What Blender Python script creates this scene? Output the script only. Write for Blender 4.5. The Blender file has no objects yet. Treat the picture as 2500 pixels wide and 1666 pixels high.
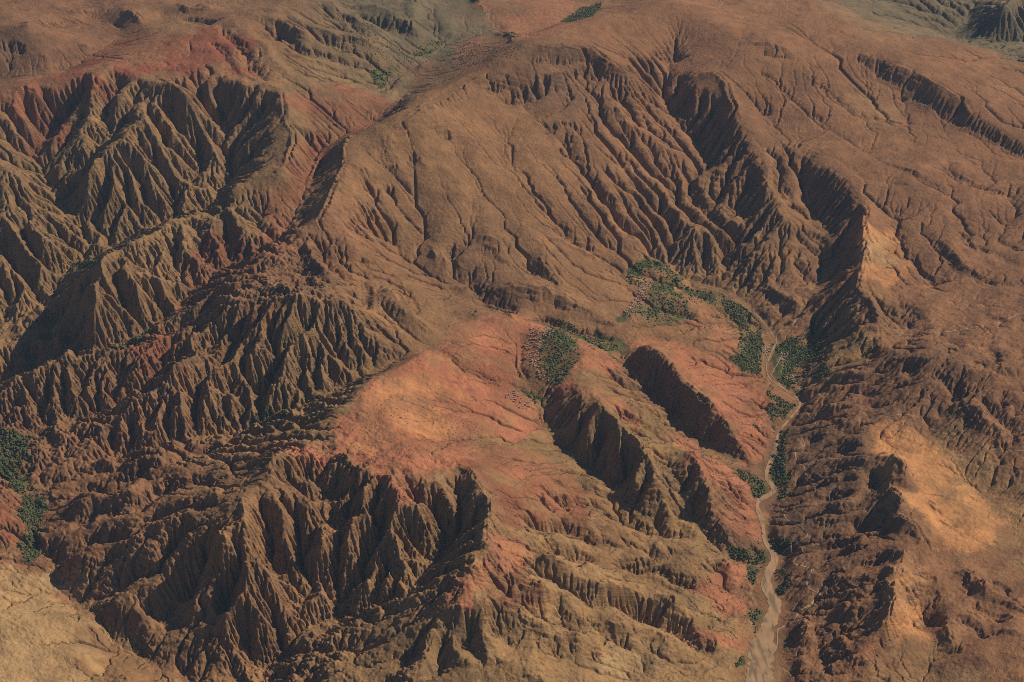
import bpy, bmesh, math, random
import numpy as np
from mathutils import Vector

# ------------------------------------------------------------------ camera, light
scene = bpy.context.scene
CAM_H, PITCH, HFOV = 4500.0, 33.0, 40.0
cam_data = bpy.data.cameras.new("camera")
cam = bpy.data.objects.new("camera", cam_data)
scene.collection.objects.link(cam)
cam.location = (0, 0, CAM_H)
cam.rotation_euler = (math.radians(90 - PITCH), 0, 0)
cam_data.sensor_width = 36
cam_data.angle = math.radians(HFOV)
cam_data.clip_start = 5
cam_data.clip_end = 120000
scene.camera = cam

SUN_AZ = 70.0        # degrees clockwise from +Y (camera looks along +Y)
SUN_EL = 39.0
world = bpy.data.worlds.new("World")
scene.world = world
world.use_nodes = True
nt = world.node_tree
bg = nt.nodes["Background"]
sky = nt.nodes.new("ShaderNodeTexSky")
sky.sky_type = 'NISHITA'
sky.sun_disc = False
sky.sun_elevation = math.radians(SUN_EL)
sky.sun_rotation = math.radians(SUN_AZ)
sky.altitude = 1500
nt.links.new(sky.outputs[0], bg.inputs[0])
bg.inputs[1].default_value = 0.05
sun_data = bpy.data.lights.new("sun", 'SUN')
sun_data.energy = 5.0
sun_data.angle = math.radians(0.5)
sun_data.color = (1.0, 0.88, 0.71)
sun = bpy.data.objects.new("sun", sun_data)
scene.collection.objects.link(sun)
sdir = Vector((math.sin(math.radians(SUN_AZ)) * math.cos(math.radians(SUN_EL)),
               math.cos(math.radians(SUN_AZ)) * math.cos(math.radians(SUN_EL)),
               math.sin(math.radians(SUN_EL))))
sun.rotation_euler = sdir.to_track_quat('Z', 'Y').to_euler()
scene.view_settings.view_transform = 'Standard'
scene.view_settings.look = 'None'
scene.view_settings.exposure = -0.12
scene.view_settings.gamma = 1
scene.cycles.max_bounces = 3
scene.cycles.diffuse_bounces = 1
scene.cycles.use_denoising = False
scene.cycles.filter_width = 0.9
# ------------------------------------------------------------------ terrain: frame
# The land is a height field on a grid that is finer near the viewer:
# u = X / Y, v = ln Y, so a cell is about Y * DU metres square.
DU = 0.0008
U0, U1 = -0.57, 0.57
V0, V1 = math.log(3250.0), math.log(13500.0)
F_PX = 1250.0 / math.tan(math.radians(HFOV / 2))
CP, SP = math.cos(math.radians(PITCH)), math.sin(math.radians(PITCH))
NU = int(round((U1 - U0) / DU / 16)) * 16 + 1
NV = int(round((V1 - V0) / DU / 16)) * 16 + 1
ug = np.linspace(U0, U1, NU)
vg = np.linspace(V0, V1, NV)
du = ug[1] - ug[0]
dv = vg[1] - vg[0]
Yg = np.exp(vg)[:, None] * np.ones((1, NU))
Xg = Yg * ug[None, :]
CELL = Yg * du
rng = np.random.default_rng(7)

def ray(x, y):
    """direction of the sight line through a point of the survey photograph (2500 x 1666)"""
    a = (np.asarray(x, float) - 1250) / F_PX
    b = (833 - np.asarray(y, float)) / F_PX
    return a, CP + b * SP, -SP + b * CP

def on_level(x, y, h):
    dx, dy, dz = ray(x, y)
    t = (np.asarray(h, float) - CAM_H) / dz
    return dx * t, dy * t

def grid_pos(X, Y):
    return (X / Y - U0) / du, (np.log(Y) - V0) / dv

def bil(A, fi, fj):
    fi = np.clip(fi, 0, A.shape[1] - 1.001); fj = np.clip(fj, 0, A.shape[0] - 1.001)
    i = fi.astype(int); j = fj.astype(int); a = fi - i; b = fj - j
    return (A[j, i] * (1 - a) * (1 - b) + A[j, i + 1] * a * (1 - b) +
            A[j + 1, i] * (1 - a) * b + A[j + 1, i + 1] * a * b)

def height_at(Z, X, Y):
    fi, fj = grid_pos(np.asarray(X, float), np.asarray(Y, float))
    return bil(Z, fi, fj)

def cast(Z, x, y, n=900):
    """first hit of the sight lines through photo points with the surface Z"""
    x = np.atleast_1d(np.asarray(x, float)); y = np.atleast_1d(np.asarray(y, float))
    dx, dy, dz = ray(x, y)
    t0 = (1350 - CAM_H) / dz; t1 = (-150 - CAM_H) / dz
    s = np.linspace(0, 1, n)[None, :]
    T = t0[:, None] + (t1 - t0)[:, None] * s
    PX = dx[:, None] * T; PY = dy[:, None] * T; PZ = CAM_H + dz[:, None] * T
    G = PZ - height_at(Z, PX, PY)
    hit = G < 0
    k = np.where(hit.any(1), hit.argmax(1), n - 1)
    k = np.maximum(k, 1); r = np.arange(len(x))
    g0, g1 = G[r, k - 1], G[r, k]
    f = np.where(np.abs(g0 - g1) > 1e-9, g0 / (g0 - g1 + 1e-12), 0)
    t = T[r, k - 1] + np.clip(f, 0, 1) * (T[r, k] - T[r, k - 1])
    return dx * t, dy * t

def smooth_line(P, n=6):
    P = np.asarray(P, float)
    if len(P) < 3: 
        return np.concatenate([P[:1] + (P[1:] - P[:1]) * k / n for k in range(n + 1)])
    Q = np.vstack([2 * P[0] - P[1], P, 2 * P[-1] - P[-2]])
    out = []
    for i in range(1, len(Q) - 2):
        for k in range(n):
            t = k / n
            out.append(0.5 * (2 * Q[i] + (Q[i + 1] - Q[i - 1]) * t + (2 * Q[i - 1] - 5 * Q[i] + 4 * Q[i + 1] - Q[i + 2]) * t * t
                              + (3 * Q[i] - Q[i - 1] - 3 * Q[i + 1] + Q[i + 2]) * t ** 3))
    out.append(Q[-2])
    return np.array(out)

# ------------------------------------------------------------------ survey lines: x, y in the photograph, height in metres
LINES = """
river 1838 1720 -6 1853 1666 0 1846 1606 5 1874 1535 12 1892 1481 18 1871 1410 25 1892 1363 30 1871 1320 34 1860 1274 38 1849 1231 42 1889 1202 46 1871 1160 50 1889 1106 56 1903 1053 62 1953 992 70 1903 942 78 1871 892 85 1889 849 90 1892 828 95 1846 767 105 1792 721 115 1731 700 128 1690 680 142 1640 650 170 1595 625 215
v 1940 960 78 1960 880 95 1985 815 120 1974 767 150 1981 732 185 2017 707 212 2028 671 240 2035 624 270 2010 560 328 1985 500 395 1970 440 458
v 940 590 440 973 624 405 1030 656 372 1087 689 338 1151 714 300 1187 748 272 1230 752 255 1294 775 235 1358 792 215 1401 815 200 1455 830 185 1498 867 165 1580 955 135 1650 1022 112 1720 1075 92 1780 1112 72 1840 1143 56 1871 1160 50
v 1266 821 292 1273 874 280 1269 910 266 1294 946 244 1337 989 212 1330 1035 185 1348 1071 165 1373 1099 152 1434 1145 136 1473 1187 124 1516 1225 112 1580 1257 98 1669 1284 80 1730 1320 65 1790 1350 50 1839 1377 36 1871 1400 26
v 1520 1025 300 1580 1092 240 1640 1155 185 1680 1230 130 1720 1300 80
v 1030 842 395 930 890 375 840 935 335 768 985 295 700 1005 258 643 1030 222 560 1062 188 430 1085 150 290 1112 118 180 1165 88 85 1205 52
v 410 880 335 368 930 262 300 975 200 214 1010 150 118 1035 98 60 1058 76
v -40 950 -20 0 935 5 100 900 70 193 867 165 250 857 222 311 835 260 357 803 290 429 760 330 454 732 350 518 664 415 614 621 465 680 590 495 714 529 545 750 464 590 786 368 650 840 335 690 890 315 698 935 285 705 975 240 712 944 205 720 1001 179 730 1051 136 740 1087 107 750 1200 85 760 1290 100 770 1380 55 780 1440 15 790 1540 -40 810
v -40 800 110 54 765 150 132 739 190 125 696 240 171 653 265 229 632 290 296 596 330 357 562 362 450 531 405 505 500 450 543 466 480 557 393 540 536 314 620 560 262 720
v 296 596 330 250 565 352 186 525 388 136 482 425 125 443 460 96 404 500 82 364 540 140 300 640 175 240 750
v 12 1080 80 21 1106 72 71 1195 50 85 1285 30 90 1340 20 132 1370 10 157 1445 0 221 1495 -10 268 1570 -20 339 1600 -30 393 1635 -40 464 1672 -50 560 1760 -60
v 1087 1327 300 1023 1420 225 900 1475 165 786 1515 105 696 1578 55 654 1610 35 571 1672 -5 520 1720 -30
v 2296 1014 250 2267 1053 230 2328 1113 200 2403 1213 148 2446 1267 138 2530 1340 125
v 2321 1370 145 2303 1481 112 2267 1527 95 2281 1570 82 2285 1666 55 2290 1740 35
v 2180 818 300 2290 797 328 2446 789 345 2540 762 355
v 2100 160 780 2153 205 715 2231 250 645 2290 290 600 2350 325 560 2420 355 520 2530 405 475
v 2390 -25 600 2375 30 590 2345 60 580 2317 92 570 2450 100 560 2600 120 550
v -60 195 745 0 190 755 150 180 780 240 130 815 290 95 830 260 60 840 180 20 850
r 0 964 200 71 914 250 143 885 290 229 864 312 321 860 325 357 846 335 400 821 380 464 808 405 536 803 445 600 768 520 654 728 600 720 728 610 790 735 590 840 748 570 871 770 530 914 815 470 985 845 420
r 460 890 400 421 925 355 350 978 285 250 1018 220 179 1040 165 95 1080 100
r 1045 852 440 960 903 465 880 960 480 825 1000 485 815 1060 480 850 1120 480 901 1170 485 948 1177 480 980 1224 468 1010 1200 475 1062 1152 478 1134 1145 478 1187 1210 470 1198 1260 468 1187 1277 465 1184 1335 455 1187 1363 448 1144 1399 425 1134 1463 395 1151 1485 382 1120 1520 345 1112 1600 275 1160 1700 190
r 815 1080 475 760 1100 490 705 1105 510 665 1112 530 660 1165 495 607 1215 455 600 1250 440 607 1330 365 602 1390 300 592 1463 220 600 1540 110
r 607 1215 455 536 1199 395 446 1206 330 321 1242 235 161 1298 105 100 1320 45
r 600 1250 440 500 1300 345 446 1330 295 357 1394 190 314 1424 140 286 1463 90 268 1500 30
r 1187 763 345 1240 763 345 1320 793 335 1420 848 325 1500 878 305 1512 905 292
r 1409 935 345 1444 949 350 1459 992 350 1498 1014 345 1544 1067 325 1573 1106 300 1594 1152 265 1612 1213 205 1632 1255 140
r 1444 949 350 1560 1000 292 1620 1050 262 1678 1106 240 1706 1142 228 1724 1213 195 1742 1267 155 1792 1297 105 1815 1328 58
r 1566 846 285 1623 874 285 1659 914 275 1710 967 255 1739 985 245 1771 1028 215 1796 1071 175 1818 1105 115
r 1978 400 560 2020 403 575 2053 421 568 2095 470 518 2117 520 472 2110 553 455 2110 607 425 2108 660 392 2096 685 362 2124 724 362 2146 767 338 2139 792 312 2114 803 285 2100 840 250 2103 871 215
r 2114 803 285 2160 824 322 2196 849 362 2246 860 392 2321 867 395 2410 903 380 2464 946 365 2540 990 350
r 2105 1046 215 2121 1106 235 2189 1124 257 2214 1170 262 2176 1190 245 2189 1231 245 2214 1285 245 2246 1320 235 2210 1370 215 2174 1438 190 2167 1492 175 2160 1535 165 2128 1567 150 2089 1642 118 2060 1700 95
r 639 218 850 679 221 865 696 250 855 700 293 825 722 314 812 707 375 745 679 411 705 571 461 625 522 499 575 429 538 570 330 590 560 265 622 550 238 700 490 228 760 430 226 835 285
r 639 214 850 540 215 850 464 222 850 357 205 880 343 186 890 250 157 905 200 178 875 136 214 825 64 204 835 0 218 805 -60 230 790
r 400 225 850 345 300 760 300 350 720 250 400 640 215 470 530 195 515 440
r 0 400 640 60 450 565 100 560 430 112 650 320
r -40 700 270 30 700 250 100 742 205
r 1666 -10 1020 1560 18 1012 1466 39 1010 1387 61 1008 1344 79 1000 1287 111 990 1251 125 978 1205 150 958 1116 185 935 1059 222 910 1019 262 890 951 300 850 901 311 822 850 338 792 845 390 755 815 460 705 780 530 650 745 560 610 690 590 565 600 640 520 560 680 500 560 720 540 600 768 520
r 1287 111 990 1330 125 985 1420 108 1005 1490 130 990 1550 165 905
r 1200 240 800 1294 214 842 1401 186 852 1455 205 815
r 1250 290 722 1330 292 718 1400 262 730
r 1310 305 726 1370 265 762 1430 252 760 1480 272 705
v 1641 150 800 1630 225 695 1655 300 575 1700 360 485 1740 420 425 1790 490 365 1835 560 295 1800 620 232 1770 665 168 1782 715 120
r 1666 212 745 1749 196 785 1785 261 715 1814 314 655 1860 390 560 1890 460 490 1930 540 400
r 1700 40 985 1900 80 945 1990 -5 930 2060 30 895 2110 68 865 2200 85 840 2270 98 805 2320 105 775 2428 145 720 2540 175 690
r 2046 118 850 2142 139 838 2231 175 800 2285 200 775 2339 232 735 2392 286 672 2450 325 625 2540 370 570
r 2446 18 800 2500 -20 820
r 64 46 1010 0 75 930 -60 90 900
r 260 62 850 314 21 950 360 50 942 420 62 945 500 72 975 560 60 985 660 20 1000 760 -20 1010
r 560 75 980 640 120 900 700 190 830
r 740 10 1000 818 82 905 900 100 850 1000 120 775
"""
POINTS = """
1350 870 300 1200 830 345 1100 800 380 1150 450 600 1050 540 500 1250 550 480 1330 650 360 1120 620 415 1450 450 520 1500 620 240 1600 560 285
1450 720 240 1550 740 225 1650 780 190 1750 820 150 1620 700 215
1000 340 770 1100 350 710 950 420 680 900 540 560 850 640 520 1050 740 400 950 780 450
1850 620 265 1740 560 330 1950 650 245 1700 480 370 1870 300 605 1950 420 480 2000 300 620
2200 600 350 2190 540 395 2245 690 305 2180 740 315 2300 700 345 2400 500 480 2250 400 600 2500 650 380 2000 180 800 1800 130 870 2480 250 680
2124 1000 190 2050 1100 155 2020 1250 128 2000 1400 95 1980 1550 60 2400 1050 258 2480 1150 215
2480 1500 185 70 835 60 135 805 110 20 800 70 2400 1600 150 2380 1400 170 2150 1640 105
1250 1450 330 1350 1560 230 1500 1600 130 1650 1620 60 1750 1500 50 1700 1400 75 1600 1340 130 1450 1330 210 1350 1200 330 1250 1120 360 1250 980 270 1150 950 350
50 1230 105 0 1290 110 30 1400 90 60 1500 100 170 1490 95 230 1525 75 100 1600 120 300 1640 90 0 1660 140 20 1180 80 0 1020 130 30 1000 120
830 1580 140 1000 1560 220 900 1650 110 700 1660 50 430 1450 115 450 1530 50 750 1400 215 730 1300 330
740 300 760 620 330 620 450 340 620 400 450 520 100 120 900 200 90 920 450 150 930 550 160 900 750 200 840 860 170 790 850 250 780 300 270 770
60 280 700 20 350 600 30 560 450 150 840 200 40 850 190 1100 60 850 1230 30 830 1350 20 830
"""
STROKES = """
45 90 357 221 421 229 457 257 511 304 536 339 557 379
50 80 429 246 475 296 489 332 518 371 543 429
50 80 393 264 400 296 421 350 454 389 454 418
55 90 286 321 339 318 368 339 375 375 400 404 429 436 482 461 514 489
35 60 314 357 343 386 361 418 393 436
40 60 368 443 393 479 421 500 443 525
40 70 279 421 275 464 268 500 250 529
40 70 250 393 214 446 189 500
-60 70 386 279 411 321 418 357 450 375 461 411 450 443
-65 70 475 307 486 357 479 393 464 429 500 470
-45 50 371 357 386 404 400 418 421 439
-80 90 200 193 189 229 161 271 136 304 93 340 82 371
45 70 205 195 196 235 175 280 150 320 139 350 121 400
-80 80 304 186 271 250 261 296 232 339 221 364 193 393 143 429
-50 60 350 200 321 250 286 286 264 321 229 375 186 400
45 70 240 170 235 230 215 300 180 360
40 70 0 280 54 320 82 350
-40 60 0 330 50 360 90 390
40 60 20 215 40 270 80 330
-55 60 60 212 60 260 90 310
-35 50 30 215 20 270 50 320
45 70 0 560 60 610 110 660 140 690
45 70 60 540 110 590 165 640
-40 60 40 560 90 615 140 665
-40 60 0 600 60 660 110 700
35 60 150 560 200 600 250 620
-30 50 120 545 170 590 220 620
60 90 286 614 321 653 343 682 361 714 386 746 404 774
40 60 311 671 329 714 346 753 357 782
40 60 375 678 404 707 421 742 429 767
50 70 379 614 411 646 418 674 439 710 450 728
45 60 450 560 468 599 486 646 504 667
45 70 500 530 529 575 546 624 529 649
35 60 560 500 575 553 607 599
40 60 250 660 271 703 296 753 321 789 339 803
40 60 250 714 246 767 229 824 246 848
30 50 271 732 282 782 286 824
-40 45 321 639 357 703 379 721 400 739 415 765
-60 60 414 582 425 624 421 678 445 700
-60 60 464 574 482 617 500 646
-35 40 286 714 311 760 332 796
-40 60 545 560 565 610 575 640
-30 45 600 520 640 560 660 590
-50 80 180 700 140 760 100 800
45 70 40 790 90 840 120 880 190 870
50 80 625 817 557 889 518 939
60 80 771 817 732 839 679 882 650 920
35 45 743 900 768 970
35 45 786 890 804 950
35 45 821 880 832 930
-30 35 765 900 785 960
-30 35 805 890 820 940
-75 80 764 775 725 812 680 848 660 890 638 955
45 60 475 815 475 875 429 914 418 946
-50 60 430 815 400 850 385 900 375 930
-35 60 590 780 570 830 530 880 470 930
40 60 690 745 700 800 660 850 610 900
30 45 293 1003 300 1082
30 45 336 1020 354 1089
30 45 386 992 393 1060
30 45 232 1032 257 1090
35 50 571 957 557 1046
35 50 607 946 600 1014
-35 45 590 955 580 1035
-35 45 360 1005 375 1075
-35 45 315 1015 328 1085
35 60 510 960 500 1050
35 60 450 960 445 1060
-35 50 480 965 475 1060
50 90 696 1160 732 1206 768 1249 796 1306 807 1335 825 1390
60 90 664 1200 680 1260 696 1292 732 1335 768 1356 804 1385
50 90 614 1374 661 1417 711 1474
51 70 589 1470 554 1535 550 1570
40 70 600 1485 636 1535 668 1570
40 60 736 1456 768 1481 789 1510
35 60 736 1456 711 1517 711 1545
-80 60 770 1130 779 1195 786 1242 793 1277 797 1310
-55 60 643 1256 661 1320 679 1377 707 1445 730 1520
-102 110 571 1356 550 1400 536 1450 510 1510
-115 150 500 1340 460 1390 430 1450 370 1520
51 60 560 1290 545 1370 525 1440 490 1490
64 80 482 1249 429 1274 357 1292 296 1327 229 1356 186 1377 157 1420
-77 80 470 1275 430 1310 390 1355 330 1390 270 1430 225 1470
-58 70 530 1220 400 1262 310 1305 180 1345
45 60 440 1128 371 1138 321 1145 257 1135 221 1152
58 70 480 1145 371 1167 296 1224 200 1242 154 1263
-70 60 540 1140 400 1195 320 1235 180 1275
-58 60 360 1150 300 1180 220 1200 150 1225
-60 60 740 1130 745 1180 760 1240
-40 50 700 1130 715 1180 745 1230
50 60 830 1117 851 1152 876 1195
65 90 973 1231 955 1256 948 1306 973 1356 1001 1410 1016 1425
50 80 980 1231 1001 1267 1030 1292 1080 1335
-45 50 991 1270 1005 1320 1041 1363
55 90 901 1170 898 1231 894 1277 866 1320 837 1377
-80 80 948 1215 935 1260 919 1292 884 1349 837 1420
-70 70 805 1150 815 1220 822 1330 810 1400
30 50 1101 1213 1134 1249 1140 1280
-60 60 1040 1190 1062 1233 1080 1277 1087 1320
-60 60 1140 1180 1126 1219 1116 1259 1094 1313
-50 50 1170 1230 1150 1270 1110 1310
30 40 1184 1277 1134 1306 1094 1335
30 50 1180 1349 1134 1374 1044 1410
35 60 1144 1413 1080 1427 1009 1438 937 1456 866 1477
25 50 1120 1450 1044 1463 955 1485 866 1499
-25 40 1150 1395 1080 1410 1030 1425
-40 80 1070 1530 1010 1580 960 1660
-60 80 1095 1500 1085 1560 1050 1650
-50 60 1130 1510 1150 1560 1190 1640
40 70 1100 1530 1030 1600 950 1680
-19 50 1073 371 1094 407 1109 436
-30 60 1009 375 1019 404 1000 460 1012 500
22 60 1023 314 1034 357 1040 420
19 50 1062 339 1087 411 1116 450 1134 500
30 60 937 321 948 375 991 429
30 60 866 393 901 446 940 500
-40 50 894 429 919 482 948 529
-40 50 962 471 984 514
-32 60 1309 314 1387 343 1387 379 1416 411 1437 446 1484 500 1494 529 1540 570
34 70 1437 271 1509 282 1530 307 1580 339 1634 375 1670 396
-30 50 1509 386 1530 421 1566 457 1616 500 1650 560
-30 50 1616 404 1641 439 1648 475 1637 507
-16 40 1544 379 1562 429
22 45 1498 379 1519 414 1559 446 1591 479 1634 518
-24 50 1419 464 1448 518 1473 550 1500 590
-16 40 1223 471 1251 518 1284 554
-19 60 1120 440 1140 480 1160 520
22 60 1350 400 1400 470 1450 540 1500 600
65 100 1141 582 1187 585 1223 603 1251 632 1294 674
-47 70 1234 585 1251 624 1287 660 1312 678 1344 710 1370 750
45 80 1259 578 1319 599 1330 646 1348 689 1387 746
30 60 1305 678 1348 717 1387 760
35 70 1323 578 1401 607 1473 635 1526 660
-36 60 1387 553 1401 589 1455 617 1509 646
-32 60 1110 590 1105 640 1120 690
40 60 1040 590 1070 640 1100 680
-22 50 1160 660 1150 690 1170 735
30 60 991 649 1044 667 1080 692 1126 710 1169 739
55 80 926 696 934 714 966 753 1009 785 1050 820
-45 50 951 685 991 714 1009 767 1030 782 1058 803
25 30 1062 735 1030 767
-45 60 900 650 894 670 887 703 866 757
40 70 830 574 884 635 937 649
-35 50 790 590 800 640 850 700
40 60 760 580 770 640 810 700
-35 50 720 620 740 680 770 720
-8 14 1016 960 1037 971
-9 14 1088 996 1130 1040 1168 1085
-8 14 1062 1020 1092 1050
-8 14 950 970 1000 1000 1050 1020
-8 14 880 1070 930 1100 980 1110
-9 16 1110 1000 1180 1010 1250 1050
-7 12 900 1010 940 1040
-7 12 990 930 1060 960 1130 970
-8 14 1200 1120 1260 1130 1330 1170
-8 14 1230 1170 1300 1190 1380 1230
-30 40 1041 857 1098 871 1134 903 1187 921 1259 939
30 45 1045 848 1098 862 1140 890
20 30 1080 831 1151 831 1190 817
-14 25 1209 846 1237 871
-35 40 1260 830 1266 860 1266 900 1290 940
35 50 1828 96 1880 102 1939 118
-40 60 1850 125 1900 140 1940 140
-25 50 1924 82 1964 104
-25 30 1849 171 1910 221 1956 257 2028 314 2089 343
-30 35 1931 179 1999 214 2053 250 2106 282 2178 296 2231 304 2296 329
30 50 2071 196 2142 214 2178 236 2253 250 2321 286 2353 314
-20 25 2010 375 2071 400 2106 429 2178 450 2260 470
-40 45 2303 386 2321 421 2371 450 2446 475 2500 514
-30 35 2121 361 2135 386 2196 418 2260 446 2321 475
-22 30 2099 311 2196 329 2249 357 2299 382
35 50 1689 421 1749 425 1767 454 1821 500 1860 543
-16 40 1706 421 1674 375 1650 330
30 50 1749 514 1803 560 1850 600
-29 45 1681 464 1731 518 1778 557 1820 600
-36 45 1960 468 1981 507 2003 550
40 50 1910 475 1964 518 2003 557
-43 60 1860 343 1905 400 1908 450 1939 500 2000 560
-29 35 1942 564 1964 592 2003 621 2031 639
40 45 1956 553 2010 582 2039 628
-25 40 1767 660 1778 624 1767 600 1831 582 1867 553
-25 40 1924 624 1971 671 1992 703
30 50 1860 671 1910 721 1964 753
-25 35 1849 700 1900 745 1950 790
35 50 1790 590 1820 640 1840 690
-22 40 1700 600 1730 640 1740 680
35 50 1680 560 1700 610 1720 660
-30 40 2178 574 2231 624 2250 653 2285 700
-30 40 2246 553 2285 600 2321 635 2367 660 2410 685 2500 689
-35 40 2321 553 2374 582 2446 624 2500 660
-35 40 2428 571 2500 614
30 50 2289 574 2356 635 2392 671
-30 35 2142 724 2196 767 2217 799
-20 30 2210 732 2246 774
-25 40 2403 739 2410 767 2453 789
-30 40 2296 896 2339 957 2310 1000
-40 50 2224 874 2231 920
-35 50 2414 839 2428 892 2464 928
45 60 2356 982 2410 1028 2464 1089
-38 40 2403 989 2446 1035 2500 1089
30 40 2124 896 2053 921 1996 942
25 35 2124 928 2053 949 1981 960
35 40 2114 971 2053 999 1999 1014
32 30 2106 1007 2081 1042 2039 1028
38 40 2117 1067 2035 1096 1981 1110
-35 40 2089 985 2035 992
-45 40 1992 1067 1960 1085
-38 35 2110 1085 2017 1107
38 35 2124 1124 2053 1128 1974 1142
32 35 2110 1152 2035 1167 1989 1181
-70 60 2145 1140 2135 1195
45 40 2171 1199 2106 1227 2053 1242 2017 1249
38 35 2174 1224 2124 1242 2071 1263 1999 1281 1964 1285
-38 30 2117 1274 2081 1281
45 45 2189 1277 2089 1313 2017 1327 1974 1345
32 35 2124 1317 2071 1338 1999 1363
-58 45 2165 1365 2140 1368 2090 1385
38 35 2196 1392 2124 1413 2053 1420 2024 1427
32 35 2167 1427 2106 1456 2053 1456
-32 30 2178 1413 2106 1438
32 40 2160 1463 2089 1495 2031 1499
38 45 1970 1510 1965 1580
-26 30 1920 1545 1925 1585
32 40 1971 1599 1960 1642
-26 25 1981 1535 2003 1588 2017 1642
26 30 2031 1520 2060 1570 2080 1610
-32 35 2040 1350 2000 1390
-38 35 2080 1200 2020 1215 1980 1230
-14 18 2231 1149 2300 1170 2360 1200
-26 20 2267 1220 2296 1260
-12 16 2321 1285 2392 1295
-12 16 2230 1200 2300 1240 2380 1270
-45 40 2249 1392 2246 1427 2228 1481 2231 1517 2267 1553
51 80 2339 1488 2321 1535 2330 1600
38 60 2349 1481 2410 1535 2446 1549 2500 1545
38 50 2374 1449 2446 1463 2500 1492
-28 40 2371 1477 2421 1510 2464 1524
-18 40 2331 1499 2360 1535 2410 1549
-38 60 2392 1356 2421 1420 2464 1452
38 50 2349 1392 2374 1427 2410 1463
-35 50 345 98 375 88 395 75
-55 80 0 110 30 130 60 110
-45 60 385 22 420 32 460 28
-50 60 500 90 529 118 589 190 636 212
-60 70 536 54 571 107 607 161 661 211
40 60 589 104 643 107 661 150 714 200
45 70 571 29 679 29 750 57 818 84 890 100 960 130
-50 50 679 61 714 104 768 154
40 60 679 139 750 150 840 168 920 185
-40 50 700 110 760 130 850 150 930 165
-30 50 780 95 850 120 930 150
-60 80 860 10 900 50 990 95
60 80 900 10 960 50 1040 95
-50 60 1060 10 1050 50 1070 90
80 70 1165 -20 1180 30 1210 60 1260 95
60 60 1100 108 1180 78 1265 110
51 90 1398 1180 1416 1195 1491 1224 1555 1242 1670 1292 1740 1330
64 100 1340 1240 1366 1256 1509 1306 1580 1327 1670 1356 1760 1400 1830 1440
64 100 1385 1290 1419 1310 1544 1356 1670 1402 1760 1450
77 105 1240 1300 1305 1327 1384 1385 1501 1402 1580 1427 1670 1481 1740 1530
77 105 1240 1345 1305 1367 1401 1427 1491 1452 1562 1470 1660 1520 1760 1590
64 95 1230 1400 1330 1438 1401 1463 1509 1517 1616 1567 1700 1620
77 120 1169 1477 1276 1502 1348 1542 1437 1567 1526 1574 1620 1640
51 100 1150 1500 1223 1552 1276 1606 1305 1680
-45 60 1330 1215 1420 1225 1500 1262 1600 1300 1690 1345
-51 60 1300 1275 1400 1305 1480 1345 1600 1365 1700 1420
-64 70 1300 1345 1400 1350 1480 1395 1600 1400 1700 1470
-70 75 1280 1395 1360 1425 1450 1480 1540 1500 1640 1540 1740 1600
-64 70 1200 1430 1290 1480 1380 1525 1480 1565 1590 1600
-51 70 1180 1510 1250 1575 1290 1640
-30 45 1420 1130 1470 1160 1520 1190
38 50 1380 1150 1450 1190 1530 1230 1600 1262
-38 40 1350 1180 1430 1200 1500 1232
-30 40 1500 990 1560 1020 1600 1055
60 60 1190 712 1260 720 1330 733 1400 748 1470 782 1512 818
-55 55 1151 720 1230 755 1294 778 1358 795 1401 818 1455 833 1498 862
50 60 940 250 990 190 1040 160 1110 140
-40 40 1116 187 1060 226 1010 264 960 302
30 35 1190 172 1130 206 1080 241 1030 276 980 306
-35 40 1200 187 1140 221 1090 252 1020 291 975 319
-35 70 1636 200 1660 260 1690 310 1740 350
45 50 1680 206 1749 196 1785 261 1814 314
35 40 1290 112 1340 124 1400 117 1440 112 1490 134 1540 164
-32 60 1290 165 1350 165 1410 155 1470 170 1520 192
25 40 1240 225 1300 212 1401 186 1440 200
-30 60 1230 265 1300 250 1380 225
-27 55 1330 330 1380 310 1420 330 1400 352
62 48 2100 480 2117 520 2110 553 2110 607 2108 660 2096 685 2124 724 2146 767 2139 792 2114 803 2100 840
75 55 2117 1110 2189 1124 2214 1170 2176 1190 2189 1231 2214 1285 2246 1320 2210 1370 2174 1438 2167 1492 2160 1535 2128 1567 2089 1642
25 30 850 338 845 390 815 460 780 530 745 560
25 32 640 216 679 221 696 250 700 293 722 314 707 375 679 411 620 440
30 30 1444 949 1459 992 1498 1014 1544 1067 1573 1106 1594 1152 1612 1200
30 30 1566 846 1623 874 1659 914 1710 967 1739 985 1771 1028 1796 1071
30 30 1678 1106 1706 1142 1724 1213 1742 1267
30 35 901 1170 948 1177 980 1224
30 35 1062 1152 1134 1145 1187 1210 1198 1260 1187 1277 1184 1335 1187 1363
32 35 607 1215 600 1250 607 1330
-25 30 2178 690 2200 740 2225 790
35 45 300 12 322 30 357 52
-35 70 60 700 110 760 130 820 100 860
-40 70 150 780 170 820 160 860
40 50 110 780 140 830 150 870 200 880
-30 60 20 850 70 870 110 880
50 55 1459 992 1445 1050 1437 1120
55 60 1520 1035 1505 1100 1490 1175
55 60 1573 1106 1550 1160 1540 1225
64 50 1600 1180 1590 1220 1580 1245
-45 50 1480 1010 1468 1080 1458 1150
-45 50 1548 1080 1528 1150 1520 1205
-35 40 1590 1150 1572 1200 1560 1235
35 40 1430 960 1415 1020 1400 1080
45 45 1600 862 1580 910 1575 945
50 50 1655 912 1635 960 1632 1000
45 45 1705 965 1685 1015 1680 1045
40 45 1739 985 1725 1040 1722 1065
35 40 1771 1030 1760 1075 1765 1095
-40 45 1628 885 1608 930 1605 970
-40 45 1680 940 1660 990 1658 1025
-35 40 1725 985 1705 1035 1705 1060
40 45 1706 1142 1690 1190 1690 1230
-35 40 1695 1130 1675 1180 1665 1215
51 45 1724 1213 1712 1250 1715 1280
-30 30 1650 905 1640 930
-35 30 1700 955 1688 985
-35 30 1752 1000 1742 1030
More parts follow.
